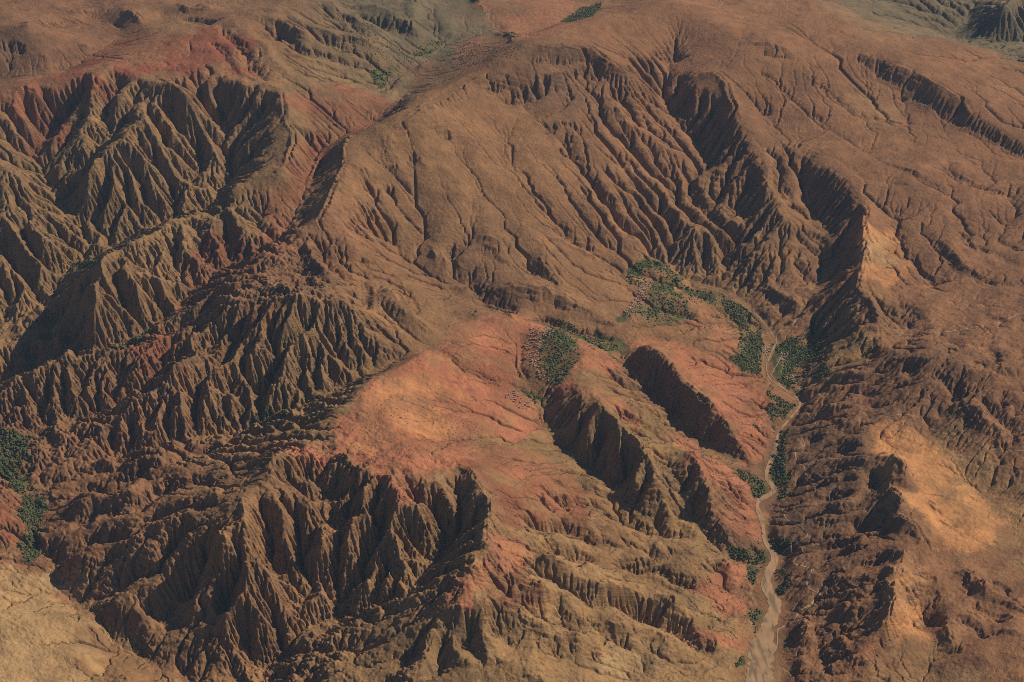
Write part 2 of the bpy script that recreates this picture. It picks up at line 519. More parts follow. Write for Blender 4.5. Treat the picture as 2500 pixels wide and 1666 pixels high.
-45 60 2235 1395 2262 1440 2250 1500 2262 1545
30 40 2205 1400 2180 1450 2175 1500
35 70 2300 1420 2290 1500 2262 1530
-25 40 2270 1240 2330 1290 2380 1330
60 70 430 10 480 25 540 20
-60 70 400 60 450 45 520 50
50 60 120 20 180 35 240 30
-45 60 100 60 170 55 230 60
60 60 1020 -10 1000 40 1010 90
-80 70 1170 0 1195 45 1235 88
50 70 640 40 700 60 760 100
-60 70 820 20 870 70 930 110
50 70 760 -10 830 30 900 60 980 100
"""

def rasterise():
    num = np.zeros((NV, NU)); den = np.zeros((NV, NU))
    def put(X, Y, H):
        fi, fj = grid_pos(X, Y)
        i = np.rint(fi).astype(int); j = np.rint(fj).astype(int)
        ok = (i >= 0) & (i < NU) & (j >= 0) & (j < NV)
        np.add.at(num, (j[ok], i[ok]), H[ok]); np.add.at(den, (j[ok], i[ok]), 1)
    for ln in LINES.strip().splitlines():
        a = ln.split(); P = np.array(a[1:], float).reshape(-1, 3)
        if a[0] == 'v' or a[0] == 'river':
            pass
        X, Y = on_level(P[:, 0], P[:, 1], P[:, 2])
        S = smooth_line(np.stack([X, Y, P[:, 2]], 1), 5)
        # no crest or stream runs as a smooth curve
        am = 17.0 if a[0] == 'r' else 9.0
        cnt = np.random.default_rng(len(P) * 7 + int(abs(P[0, 0]))).normal(size=(len(S), 3))
        cnt[1:-1] = (cnt[:-2] + cnt[1:-1] + cnt[2:]) / 1.7
        sc = np.clip(np.arange(len(S)), 0, 1) * np.clip(len(S) - 1 - np.arange(len(S)), 0, 1)
        S = S + cnt * sc[:, None] * np.array([am * 0.6, am * 0.6, am * 0.25 if a[0] == 'r' else 0.0])
        for k in range(len(S) - 1):
            n = int(max(2, np.hypot(*(S[k + 1] - S[k])[:2]) / 3))
            t = np.linspace(0, 1, n)[:, None]
            q = S[k] + (S[k + 1] - S[k]) * t
            put(q[:, 0], q[:, 1], q[:, 2])
    P = np.array(POINTS.split(), float).reshape(-1, 3)
    X, Y = on_level(P[:, 0], P[:, 1], P[:, 2])
    put(X, Y, P[:, 2])
    return num, den

def relax(Z, fixed, val, n):
    for _ in range(n):
        A = np.pad(Z, 1, mode='edge')
        Z2 = 0.25 * (A[:-2, 1:-1] + A[2:, 1:-1] + A[1:-1, :-2] + A[1:-1, 2:])
        Z = Z + 1.0 * (Z2 - Z)
        Z[fixed] = val[fixed]
    return Z

def up2(Z, shape):
    j = np.linspace(0, Z.shape[0] - 1, shape[0]); i = np.linspace(0, Z.shape[1] - 1, shape[1])
    I, J = np.meshgrid(i, j)
    return bil(Z, I, J)

def membrane():
    num, den = rasterise()
    pyr = [(num, den)]
    while min(pyr[-1][0].shape) > 24:
        a, b = pyr[-1]
        h, w = a.shape; H, W = (h + 1) // 2, (w + 1) // 2
        an = np.zeros((H * 2, W * 2)); bn = np.zeros((H * 2, W * 2))
        an[:h, :w] = a; bn[:h, :w] = b
        pyr.append((an.reshape(H, 2, W, 2).sum((1, 3)), bn.reshape(H, 2, W, 2).sum((1, 3))))
    Z = None
    for k, (a, b) in enumerate(reversed(pyr)):
        fixed = b > 0; val = np.where(fixed, a / np.maximum(b, 1), 0)
        if Z is None:
            Z = np.full(a.shape, val[fixed].mean())
        else:
            Z = up2(Z, a.shape)
        Z = relax(Z, fixed, val, 400 if k < 4 else 60)
    return Z

def blur(A, n=1):
    for _ in range(n):
        P = np.pad(A, ((1, 1), (0, 0)), mode='edge'); A = (P[:-2] + 2 * P[1:-1] + P[2:]) * 0.25
        P = np.pad(A, ((0, 0), (1, 1)), mode='edge'); A = (P[:, :-2] + 2 * P[:, 1:-1] + P[:, 2:]) * 0.25
    return A

def noise(cells, seed, shape=None):
    """smooth value noise on the grid; cells = lattice spacing in grid cells"""
    shape = shape or (NV, NU)
    r = np.random.default_rng(seed)
    h, w = int(shape[0] / cells) + 4, int(shape[1] / cells) + 4
    L = r.normal(size=(h, w))
    off = r.random(2)
    j = np.arange(shape[0]) / cells + off[0]; i = np.arange(shape[1]) / cells + off[1]
    jj = j.astype(int); ii = i.astype(int); b = j - jj; a = i - ii
    a = a * a * a * (a * (a * 6 - 15) + 10); b = b * b * b * (b * (b * 6 - 15) + 10)
    R = L[:, ii] * (1 - a) + L[:, ii + 1] * a
    return R[jj] * (1 - b)[:, None] + R[jj + 1] * b[:, None]

def fbm(cells, seed, octs=5, gain=0.5, shape=None):
    s = 0; g = 1
    for k in range(octs):
        c = cells / 2 ** k
        if c < 1.5: break
        s = s + g * noise(c, seed + 31 * k, shape); g *= gain
    return s

def stroke_dist(PX, PY, R, warp=None):
    """window of the grid near a world polyline: index slices, distance, position along it"""
    fi, fj = grid_pos(PX, PY)
    m = R / (PY.min() * du) + 2
    i0, i1 = int(max(0, fi.min() - m)), int(min(NU, fi.max() + m + 1))
    j0, j1 = int(max(0, fj.min() - m)), int(min(NV, fj.max() + m + 1))
    if i1 <= i0 or j1 <= j0: return None
    X = Xg[j0:j1, i0:i1]; Y = Yg[j0:j1, i0:i1]
    if warp:
        X = X + warp[2] * warp[0][j0:j1, i0:i1]; Y = Y + warp[2] * warp[1][j0:j1, i0:i1]
    D = np.full(X.shape, 1e9); T = np.zeros(X.shape)
    seg = np.hypot(np.diff(PX), np.diff(PY)); cum = np.concatenate([[0], np.cumsum(seg)])
    for k in range(len(PX) - 1):
        ax, ay = PX[k], PY[k]; bx, by = PX[k + 1] - ax, PY[k + 1] - ay
        L2 = bx * bx + by * by + 1e-9
        t = np.clip(((X - ax) * bx + (Y - ay) * by) / L2, 0, 1)
        d = np.hypot(X - ax - t * bx, Y - ay - t * by)
        c = d < D
        D = np.where(c, d, D); T = np.where(c, (cum[k] + t * seg[k]) / cum[-1], T)
    return slice(j0, j1), slice(i0, i1), D, T

def strokes(Z):
    base = blur(Z, 3)
    out = Z.copy()
    q = 0.001 / DU
    wx, wy, wa = fbm(20 * q, 901, 3, 0.6), fbm(20 * q, 902, 3, 0.6), fbm(26 * q, 903, 2, 0.6)
    for ln in STROKES.strip().splitlines():
        a = list(map(float, ln.split())); amp, wid = a[0], a[1]
        P = smooth_line(np.array(a[2:]).reshape(-1, 2), 4)
        X, Y = cast(base, P[:, 0], P[:, 1], 500)
        r = stroke_dist(X, Y, wid, (wx, wy, min(16.0, wid * 0.28)))
        if r is None: continue
        js, is_, D, T = r
        tap = np.clip(np.minimum(T, 1 - T) * 5, 0, 1) ** 0.7
        prof = np.clip(1 - D / wid, 0, 1)
        out[js, is_] += amp * tap * prof ** 1.3 * np.clip(0.95 + 0.22 * wa[js, is_], 0.3, 1.4)
    return out

# ------------------------------------------------------------------ running water
OFF = [(-1, -1), (-1, 0), (-1, 1), (0, -1), (0, 1), (1, -1), (1, 0), (1, 1)]

def receivers(Z, L):
    h, w = Z.shape
    P = np.pad(Z, 1, mode='constant', constant_values=1e9)
    best = np.zeros_like(Z); rec = np.arange(h * w).reshape(h, w).copy(); dist = np.ones_like(Z)
    idx = np.arange(h * w).reshape(h, w)
    for dj, di in OFF:
        k = math.hypot(dj, di)
        s = (Z - P[1 + dj:1 + dj + h, 1 + di:1 + di + w]) / k
        s = s * (0.72 + 0.56 * rng.random(Z.shape, dtype=np.float32))
        c = s > best
        best = np.where(c, s, best); rec = np.where(c, idx + dj * w + di, rec); dist = np.where(c, k, dist)
    return rec.ravel(), (dist * L).ravel()

def levels(rec):
    n = len(rec); depth = (rec != np.arange(n)).astype(np.int32); p = rec.copy()
    for _ in range(16):
        depth = depth + depth[p]; q = p[p]
        if np.array_equal(q, p): break
        p = q
    order = np.argsort(depth, kind='stable')
    cnt = np.bincount(depth)
    return order, np.concatenate([[0], np.cumsum(cnt)])

def breach(Z, n=40):
    """let small closed hollows drain: lift cells that have no lower neighbour"""
    for _ in range(n):
        P = np.pad(Z, 1, mode='edge')
        lo = np.full_like(Z, 1e9)
        for dj, di in OFF:
            lo = np.minimum(lo, P[1 + dj:1 + dj + Z.shape[0], 1 + di:1 + di + Z.shape[1]])
        pit = Z <= lo
        pit[0] = pit[-1] = False; pit[:, 0] = pit[:, -1] = False
        if not pit.any(): break
        Z = np.where(pit, lo + 0.02, Z)
    return Z

def erode(Z, L, K, m, dt, steps, diff, ac=400):
    h, w = Z.shape
    area0 = (L * L).ravel()
    Kf = K.ravel(); AC = (ac + (12 * ac + 8000) * np.clip(1.0 - K, 0, 1) ** 3).ravel()
    for s in range(steps):
        Zb = breach(Z, 25)
        rec, dist = receivers(Zb, L)
        order, st = levels(rec)
        A = area0.copy()
        for k in range(len(st) - 2, 0, -1):
            nodes = order[st[k]:st[k + 1]]
            if len(nodes) < 2000:
                np.add.at(A, rec[nodes], A[nodes])
            else:
                A += np.bincount(rec[nodes], weights=A[nodes], minlength=h * w) if len(nodes) > 60000 else 0
                if len(nodes) <= 60000: np.add.at(A, rec[nodes], A[nodes])
        z = Zb.ravel().copy()
        c = Kf * dt * np.clip(A - AC, 0, 6e5) ** m / dist
        for k in range(1, len(st) - 1):
            nodes = order[st[k]:st[k + 1]]
            r = rec[nodes]; cc = c[nodes]
            z[nodes] = (z[nodes] + cc * np.minimum(z[r], z[nodes])) / (1 + cc)
        Z = z.reshape(h, w)
        if diff > 0:
            B = blur(Z, 1); Z = Z + diff * (B - Z)
    return Z, A.reshape(h, w)

def talus(Z, L, smax, n):
    """nothing stands steeper than its rock allows"""
    for _ in range(n):
        P = np.pad(Z, 1, mode='edge'); d = np.zeros_like(Z)
        for dj, di in OFF:
            k = math.hypot(dj, di) * L
            N = P[1 + dj:1 + dj + Z.shape[0], 1 + di:1 + di + Z.shape[1]]
            ex = Z - N
            lim = smax * k
            d -= 0.09 * np.clip(ex - lim, 0, None); d += 0.09 * np.clip(-ex - lim, 0, None)
        Z = Z + d
    return Z

# areas where water cuts deep (1) or hardly at all (0): x y radius value
CUT = """
1350 60 200 .12 1300 350 260 .08 1200 500 200 .05 1400 480 130 .15 1750 100 350 .12 2100 250 300 .15 2300 600 300 .35 1100 400 200 .08 1000 560 160 .15 2000 450 150 .25
350 350 240 .85 150 600 250 .7 350 700 230 .75 700 850 230 .9 250 1000 230 .95 400 1300 280 .42 180 1200 120 .35 850 1350 260 1.0 720 1260 60 .3 740 1500 80 .5 620 1250 90 .5
1100 980 250 .15 1000 1050 160 .15 1350 1180 150 .15 1650 950 150 .3 1500 1400 280 .38 1250 820 150 .15 1520 1100 80 .8 1620 960 60 1.0
2050 1250 180 .45 2040 1500 120 .5 2300 1200 160 .1 2200 1450 100 .15 2350 930 200 .6 2150 620 100 .3 1550 700 150 .15 1700 800 100 .4
150 1580 200 .15 1000 1620 200 .15 1550 450 200 .8 1850 530 150 .8 300 100 300 .15 700 350 120 .15 850 250 150 .3 2400 1500 250 .15 1400 1600 200 .2
1100 660 120 .5 1650 560 150 .8 1400 640 150 .22 900 700 100 .5
"""

def cutting(Z):
    P = np.array(CUT.split(), float).reshape(-1, 4)
    X, Y = cast(blur(Z, 8), P[:, 0], P[:, 1], 400)
    num = np.full(Z.shape, 0.7 * 0.03); den = np.full(Z.shape, 0.03)
    for (px, py, r, v), x, y in zip(P, X, Y):
        R = r * y / F_PX * 1.2
        g = np.exp(-(((Xg - x) ** 2 + ((Yg - y) * 0.75) ** 2) / (2 * (R * 0.6) ** 2)))
        num += g * v; den += g
    return num / den

def build_terrain():
    Z0 = membrane()
    Z1 = strokes(Z0)
    K = cutting(Z0)
    q = 0.001 / DU
    gy, gx = np.gradient(blur(Z1, 8)); sl = np.hypot(gx, gy) / CELL
    KB = K
    K = K + 0.40 * np.clip((sl - 0.48) / 0.3, 0, 1) * np.clip(1.1 - K, 0, 1)
    def keep(ref, new, L, metres, amt):
        """give back the broad relief that was surveyed; only the fine carving stays"""
        n = int(max(2, 2 * (metres / L.mean()) ** 2))
        return new + blur(ref - new, n) * amt
    rg = 1 - np.abs(fbm(75 * q, 12, 5, 0.62)) * 1.3
    Z = Z1 + 9 * fbm(100 * q, 11, 6, 0.55) + 24 * K * rg + (1 + 3 * K) * fbm(30 * q, 77, 4, 0.6)
    gentle = np.clip(1 - 1.6 * KB, 0, 1)
    Z = Z + gentle * (30 * (0.7 - np.abs(fbm(64 * q, 21, 3, 0.5))) + 7 * fbm(28 * q, 22, 2, 0.5))
    s = 4
    Zc = blur(Z, 1)[::s, ::s]; Lc = CELL[::s, ::s] * s; Kc = K[::s, ::s]
    ref = Zc.copy()
    Zc = erode(Zc, Lc, Kc, 0.5, 0.065, 16, 0.02, 3000)[0]
    Zc = keep(ref, Zc, Lc, 85, 0.9)
    Zc = talus(Zc, Lc, 0.9, 4)
    s = 2
    Lc = CELL[::s, ::s] * s; Kc = K[::s, ::s]
    Zc = up2(Zc, Lc.shape) + (0.6 + 2.5 * Kc) * fbm(14 * q, 91, 3, 0.6, Lc.shape)
    ref = Zc.copy()
    Zc = erode(Zc, Lc, Kc, 0.5, 0.05, 12, 0.03, 900)[0]
    Zc = keep(ref, Zc, Lc, 60, 0.9)
    Zc = talus(Zc, Lc, 1.0, 6)
    # soil creep rounds the gentle country off
    wt = np.clip(0.92 - 1.3 * KB[::s, ::s], 0, 0.72) * (1 - 0.75 * np.clip((sl[::s, ::s] - 0.5) / 0.25, 0, 1))
    Zc = Zc * (1 - wt) + wt * blur(Zc, int(max(4, 2 * (48.0 / Lc.mean()) ** 2)))
    Zf = up2(Zc, Z.shape)
    Zf = Zf + (0.6 + 2.6 * K) * fbm(10 * q, 5, 3, 0.8)
    Zf, A = erode(Zf, CELL, K, 0.5, 0.14, 9, 0.012, 40)
    Zf = talus(Zf, CELL, 1.2, 4)
    # ledges and broken rock on the steep ground
    gy, gx = np.gradient(Zf); sl = blur(np.hypot(gx, gy) / CELL, 6)
    st = np.clip((sl - 0.55) / 0.35, 0, 1) * np.clip(0.5 + fbm(40 * q, 401, 3), 0, 1)
    bed = (Zf + 0.20 * Xg + 0.06 * Yg + 14 * fbm(60 * q, 400, 3)) / 27.0 + 1.5 * fbm(160 * q, 402, 3)
    Zf = Zf + st * (2.0 * np.sin(2 * np.pi * bed) + 1.0 * np.sin(2 * np.pi * bed * 2.7 + 1))
    rid = 1 - 2 * np.abs(fbm(9 * q, 410, 3, 0.7))
    Zf = Zf + st * 1.5 * rid
    # weathering leaves crests and cuts sharp
    Zf = Zf + (0.35 + 0.6 * np.clip(K, 0, 1)) * np.clip(Zf - blur(Zf, 4), -5, 5)
    return Zf, A, K
def flatten_rivers(Z):
    for ln in RIVERBED.strip().splitlines():
        P = np.array(ln.split(), float).reshape(-1, 3)
        S = smooth_line(P, 5)
        X, Y = cast(Z, S[:, 0], S[:, 1], 500)
        wid = S[:, 2].max() * 1.5 + 70
        r = stroke_dist(X, Y, wid)
        js, is_, D, T = r
        h = height_at(blur(Z, 6), X, Y) - 4
        # steady fall downstream
        h = np.maximum.accumulate(h) * 0.5 + np.minimum.accumulate(h[::-1])[::-1] * 0.5
        seg = np.concatenate([[0], np.cumsum(np.hypot(np.diff(X), np.diff(Y)))]); seg /= seg[-1]
        hh = np.interp(T, seg, h); ww = np.interp(T, seg, S[:, 2])
        f = np.clip((D - ww * 0.55) / (30 + ww), 0, 1); f = f * f * (3 - 2 * f)
        W = Z[js, is_]
        Z[js, is_] = np.where(D < wid, hh * (1 - f) + W * f, W)
        RIVERS.append((X, Y, S[:, 2]))
    return Z

def fill(px, soft=2.0, warp=10.0, seed=1):
    """soft mask of the land inside an outline surveyed in the photograph"""
    P = np.array(px, float).reshape(-1, 2)
    X, Y = cast(ZB, P[:, 0], P[:, 1], 500)
    fi, fj = grid_pos(X, Y)
    m = 14
    i0, i1 = int(max(0, fi.min() - m)), int(min(NU, fi.max() + m))
    j0, j1 = int(max(0, fj.min() - m)), int(min(NV, fj.max() + m))
    I, J = np.meshgrid(np.arange(i0, i1, dtype=float), np.arange(j0, j1, dtype=float))
    I = I + warp * 0.35 * WARP[0][j0:j1, i0:i1]; J = J + warp * 0.35 * WARP[1][j0:j1, i0:i1]
    ins = np.zeros(I.shape, bool)
    n = len(fi)
    for k in range(n):
        x1, y1, x2, y2 = fi[k], fj[k], fi[(k + 1) % n], fj[(k + 1) % n]
        if y1 == y2: continue
        c = ((J < y1) != (J < y2)) & (I < (x2 - x1) * (J - y1) / (y2 - y1) + x1)
        ins ^= c
    M = ins.astype(float)
    M = blur(M, int(soft))
    return (slice(j0, j1), slice(i0, i1)), M
RIVERS = []
RIVERBED = """
1842 1720 115 1853 1666 108 1858 1600 100 1874 1535 62 1892 1481 55 1874 1445 45 1871 1410 38 1892 1363 38 1871 1320 22 1860 1274 24 1849 1231 24 1889 1202 26 1871 1160 20 1889 1106 20 1903 1053 14 1925 1025 11 1953 990 11 1944 970 8 1903 942 7 1878 921 6 1871 892 7 1889 849 9 1892 828 8 1846 767 6 1792 721 5 1731 700 4.5 1681 684 4
"""
import time as _t
_t0 = _t.time()
Z, FLOW, CUTK = build_terrain()
print("terrain", round(_t.time() - _t0, 1), Z.shape, Z.min(), Z.max())
# ------------------------------------------------------------------ rock, soil and plant cover colours, some slope shade painted in
Z = flatten_rivers(Z)
ZB = blur(Z, 2)
WARP = (fbm(26, 301, 4, 0.6), fbm(26, 302, 4, 0.6))
PAL = dict(tan=(.30, .165, .078), olive=(.292, .175, .08), red=(.28, .102, .055), pink=(.44, .17, .092),
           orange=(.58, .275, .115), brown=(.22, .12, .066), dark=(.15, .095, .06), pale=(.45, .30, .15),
           sand=(.36, .235, .145), rust=(.29, .145, .073), green=(.085, .095, .037), field=(.16, .14, .055), grey=(.185, .145, .085), ochre=(.36, .215, .10), sandy=(.43, .27, .13))
PAL = {k: np.array(v) for k, v in PAL.items()}
BROAD = """
tan 1300 450 300 rust 1750 250 350 rust 2100 250 300 rust 2400 550 300 rust 2400 850 250 rust 2300 1500 250 rust 1350 60 150
olive 350 400 200 olive 150 600 200 olive 380 680 180 olive 60 500 150 olive 720 880 150 rust 250 930 180 tan 500 950 150 olive 200 880 120
rust 560 700 120 rust 350 1200 200 tan 420 1400 230 sandy 100 1600 150 sandy 150 1520 110 sandy 50 1440 60 tan 850 1560 150 ochre 900 1620 200 olive 1100 1600 120 tan 700 1420 120
ochre 1400 1450 160 olive 1600 1380 130 ochre 1550 1580 200 ochre 1300 1600 120 tan 1500 1300 100 olive 1640 1150 120 olive 1360 1130 90 brown 1150 700 150 tan 1050 500 200 tan 1000 780 100
olive 1700 600 160 tan 1850 500 180 brown 2050 1250 160 brown 2080 1120 100 rust 2050 1450 140 olive 2050 850 80 brown 2280 930 100
rust 150 100 150 brown 50 130 100 tan 600 60 200 grey 850 60 200 olive 850 140 120 grey 1100 40 150 olive 1480 -20 60 rust 1500 200 200 brown 1350 170 80 brown 1380 230 70
grey 2150 40 120 grey 2440 60 100 rust 480 150 120 rust 800 600 150 brown 720 700 100 rust 1500 550 200 rust 620 60 150 brown 1200 640 90
ochre 2330 1200 130 ochre 2250 1600 130 rust 2420 1450 120 rust 1200 350 150
"""
PATCHES = """
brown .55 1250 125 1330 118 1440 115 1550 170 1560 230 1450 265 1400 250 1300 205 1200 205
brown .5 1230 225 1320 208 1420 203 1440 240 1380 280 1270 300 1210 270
red 1.0 0 213 60 200 130 185 200 150 270 115 330 80 420 95 520 60 610 90 640 150 600 190 540 165 480 190 420 170 345 190 250 165 190 185 120 222 60 215 0 225
red .8 0 225 130 225 200 190 230 170 260 190 200 260 150 330 110 350 60 300 0 290
red 0.75 700 235 760 225 870 200 980 255 930 300 850 340 790 365 745 460 705 530 640 625 560 650 590 560 660 480 715 390 735 320
red 0.7 480 590 560 560 640 620 560 680 500 700 440 760 400 800 350 830 440 720
red .85 370 815 400 800 425 815 415 845 380 850 300 860
red .7 315 860 400 840 440 790 500 790 430 880 380 930 340 900
pink .95 1045 856 1110 895 1200 930 1250 950 1300 1010 1330 1050 1250 1065 1170 1080 1120 1140 1060 1150 1030 1180 985 1225 960 1190 905 1170 850 1130 790 1115 700 1120 660 1108 700 1093 815 1085 812 1040 830 1000 880 960 960 900
orange .6 990 905 1090 930 1110 960 1050 980 1100 1020 1150 1060 1080 1080 980 1060 930 1010 870 1000 900 960
orange .5 860 1040 930 1030 960 1080 900 1120 850 1090
pink .85 1050 856 1110 800 1190 765 1260 765 1330 800 1440 850 1505 880 1500 910 1430 915 1410 950 1350 940 1290 900 1265 830 1262 990 1200 930 1110 890
red .6 1040 870 1110 830 1240 850 1265 900 1262 990 1190 920 1110 885
pink .8 1540 830 1620 822 1720 860 1800 890 1872 955 1882 1050 1850 1125 1812 1110 1795 1065 1740 983 1660 912 1570 848
pink .8 1660 1060 1720 1100 1790 1135 1850 1200 1830 1260 1855 1335 1800 1318 1742 1260 1712 1180 1690 1110 1630 1060
pink .7 1409 935 1450 955 1530 985 1560 1030 1545 1060 1495 1012 1440 985
pink .45 1660 700 1700 760 1750 790 1800 850 1760 850 1700 800 1640 790
red .75 1110 1120 1190 1090 1300 1110 1400 1160 1440 1230 1400 1290 1300 1290 1210 1270 1195 1210 1150 1150
pink .6 1210 1100 1330 1120 1390 1180 1420 1240 1340 1260 1250 1190
pink .8 1185 1285 1250 1300 1305 1340 1300 1380 1240 1400 1200 1400 1180 1440 1150 1485 1120 1478 1090 1450 1110 1420 1160 1385 1190 1350
red .6 1200 1400 1290 1380 1300 1440 1240 1480 1180 1480
orange .9 2117 1050 2160 1018 2230 1040 2290 1090 2330 1150 2420 1220 2450 1290 2400 1335 2330 1345 2290 1385 2250 1370 2262 1320 2240 1260 2225 1200 2200 1140 2130 1105
pale .7 2220 1372 2250 1410 2240 1470 2262 1540 2200 1538 2168 1515 2174 1440
orange .9 2220 1375 2255 1430 2235 1500 2275 1560 2230 1545 2165 1530 2172 1450
pink .6 2060 1640 2120 1560 2160 1540 2150 1590 2100 1640
orange .95 2112 555 2180 560 2200 600 2215 660 2205 695 2170 700 2110 650
pale .6 2125 570 2165 575 2180 640 2150 650 2120 620
ochre .9 2100 688 2140 710 2180 760 2215 795 2160 790 2128 728
red .8 0 1190 30 1205 50 1255 40 1300 20 1330 0 1330
pale .9 1500 1580 1545 1578 1600 1600 1635 1630 1600 1655 1520 1650 1480 1630
pale .6 1610 1500 1660 1510 1650 1540 1600 1530
pink .75 1700 1365 1790 1378 1835 1405 1810 1435 1740 1425
pink .75 1700 1425 1790 1435 1840 1470 1830 1500 1770 1500
pink .75 1665 1520 1760 1525 1835 1560 1820 1590 1740 1590 1680 1570
pink .35 1205 -10 1390 -10 1420 50 1340 85 1290 108 1240 60
pink .5 1110 115 1180 82 1275 112 1200 150 1130 170
red .5 1000 165 1060 150 1110 160 1060 200 1000 225
ochre .5 2060 200 2130 215 2200 260 2180 290 2080 250
pale .4 240 250 260 240 250 300 225 320
rust .8 600 770 680 720 780 740 700 780 640 790
ochre .6 650 730 800 750 900 800 940 840 860 800 700 765
ochre .5 420 1115 530 1095 600 1110 520 1130
"""  # brown entries: dark hilltop cover, with the scarps' slope shade painted in
FIELDS = """
1660 690 1720 710 1765 728 1745 762 1690 722
1900 1045 1928 1050 1918 1090 1908 1112 1895 1100
1850 1275 1862 1300 1868 1320 1845 1340 1838 1310
1880 1455 1900 1462 1905 1500 1895 1500
1455 800 1530 835 1545 850 1500 870 1460 840
1985 760 2010 790 2020 830 2000 850 1975 815
1530 668 1590 640 1640 650 1672 682 1640 700 1690 758 1705 775 1660 785 1600 800 1540 792 1515 772 1560 740 1582 705 1560 685
1360 808 1400 830 1422 868 1395 905 1370 938 1340 938 1318 900 1310 872 1335 840
1272 942 1330 982 1322 1000 1290 985
1880 835 1965 812 2000 850 2030 905 1990 918 1962 930 1962 958 1935 950 1895 930
1750 715 1800 735 1850 780 1872 840 1868 925 1825 915 1780 882 1805 830 1795 790 1760 745
1868 950 1945 990 1900 1040 1885 1065 1872 1010
0 1050 40 1055 78 1062 72 1110 92 1130 66 1170 105 1210 130 1240 100 1290 108 1345 70 1370 45 1330 58 1280 52 1220 20 1170 0 1150
605 1035 640 1000 690 998 705 1014 640 1045 600 1060
150 640 230 630 250 640 180 660
250 855 320 830 372 800 362 820 300 850 230 868
1889 1110 1915 1110 1935 1165 1930 1215 1902 1218 1882 1165
1805 1140 1840 1160 1872 1190 1872 1212 1845 1222 1835 1180 1808 1168
1872 1315 1900 1322 1942 1316 1938 1332 1905 1347 1880 1338
1770 1342 1850 1352 1880 1345 1888 1370 1862 1392 1838 1382 1800 1368
1888 1392 1920 1400 1937 1435 1912 1450 1886 1432
1825 1385 1855 1395 1855 1432 1828 1412
1832 1478 1872 1490 1872 1530 1842 1562 1828 1530
1798 1612 1820 1600 1822 1628 1800 1642
1380 800 1440 830 1500 850 1500 862 1440 845 1380 815
1420 20 1470 5 1450 40 1400 55 1370 52
1030 100 1080 100 1060 130 1020 140
900 170 960 160 950 200 930 220
"""
def colour_land():
    P = BROAD.split()
    num = np.zeros(Z.shape + (3,)); den = np.full(Z.shape, 1e-3)
    num += PAL['rust'] * 1e-3
    for k in range(0, len(P), 4):
        x, y, r = map(float, P[k + 1:k + 4])
        X, Y = cast(ZB, x, y, 400); X, Y = X[0], Y[0]
        R = r * Y / F_PX * 1.15
        g = np.exp(-((Xg - X + 90 * WARP[0]) ** 2 + ((Yg - Y + 90 * WARP[1]) * 0.7) ** 2) / (2 * (R * 0.55) ** 2))
        num += g[..., None] * PAL[P[k]]; den += g
    C = num / den[..., None]
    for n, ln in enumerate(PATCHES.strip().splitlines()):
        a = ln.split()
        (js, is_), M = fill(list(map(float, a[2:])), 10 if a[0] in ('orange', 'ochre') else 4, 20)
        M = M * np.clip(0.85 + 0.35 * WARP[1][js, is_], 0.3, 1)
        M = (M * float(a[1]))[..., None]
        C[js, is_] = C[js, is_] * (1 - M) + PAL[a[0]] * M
    # plant cover thins out into blotches on the dry hills
    b = np.clip(fbm(40, 500, 5, 0.6) * 0.5 + 0.35, 0, 1)[..., None]
    C = C * (0.88 + 0.2 * b)
    # bare rock shows where it is too steep for soil
    gy, gx = np.gradient(Z); sl = blur(np.hypot(gx, gy) / CELL, 2)
    st = (0.4 * np.clip((sl - 0.6) / 0.5, 0, 1) * np.clip(0.6 + 0.6 * fbm(20, 640, 3), 0, 1))[..., None]
    C = C * (1 - st) + (C * 0.5 + np.array([.10, .078, .058])) * st
    # soil colours creep down the slopes and along the gullies
    rec, _ = receivers(blur(Z, 1), CELL)
    Cf = C.reshape(-1, 3); w = np.sqrt(np.minimum(FLOW.ravel(), 2e5))
    for _k in range(14):
        den2 = np.bincount(rec, weights=w, minlength=len(w))
        f = np.clip(den2 / (den2 + w), 0, 0.75)
        Cf = np.stack([Cf[:, c] * (1 - f) + f * np.bincount(rec, weights=w * Cf[:, c], minlength=len(w)) / np.maximum(den2, 1e-9) * (den2 > 0) for c in range(3)], 1)
    C = 0.35 * C + 0.65 * Cf.reshape(C.shape)
    # pale silt along the wash lines, darker damp soil beside them
    lf = np.clip((np.log10(FLOW) - 3.3) / 1.6, 0, 1)
    C = C * (1 + 0.16 * (lf * (1 - lf) * 4)[..., None] * np.array([1.0, .95, .85]))
    # fine mottling of stony ground
    C = C * (1 + 0.05 * fbm(5, 700, 2)[..., None])
    V = np.zeros(Z.shape)
    for ln in FIELDS.strip().splitlines():
        (js, is_), M = fill(list(map(float, ln.split())), 1, 9)
        V[js, is_] = np.maximum(V[js, is_], M * np.clip(0.95 + 0.6 * WARP[0][js, is_], 0.1, 1))
    for X, Y, W in RIVERS:
        js, is_, D, T = stroke_dist(X, Y, 100)
        seg = np.concatenate([[0], np.cumsum(np.hypot(np.diff(X), np.diff(Y)))]); seg /= seg[-1]
        w = np.interp(T, seg, W) * 0.5
        V[js, is_] *= np.clip((D - w - 4) / 6, 0, 1)
    f = fbm(18, 610, 4, 0.6)
    gr = PAL['green'] + (PAL['field'] - PAL['green']) * np.clip(f * 0.9 + 0.3, 0, 1)[..., None]
    soil = PAL['brown'] * 0.9
    gr = gr + (soil - gr) * np.clip(fbm(14, 88, 3) * 0.9 - 0.15, 0, 0.85)[..., None]
    C = C * (1 - V[..., None]) + gr * V[..., None]
    return C, V
COL, VEG = colour_land()

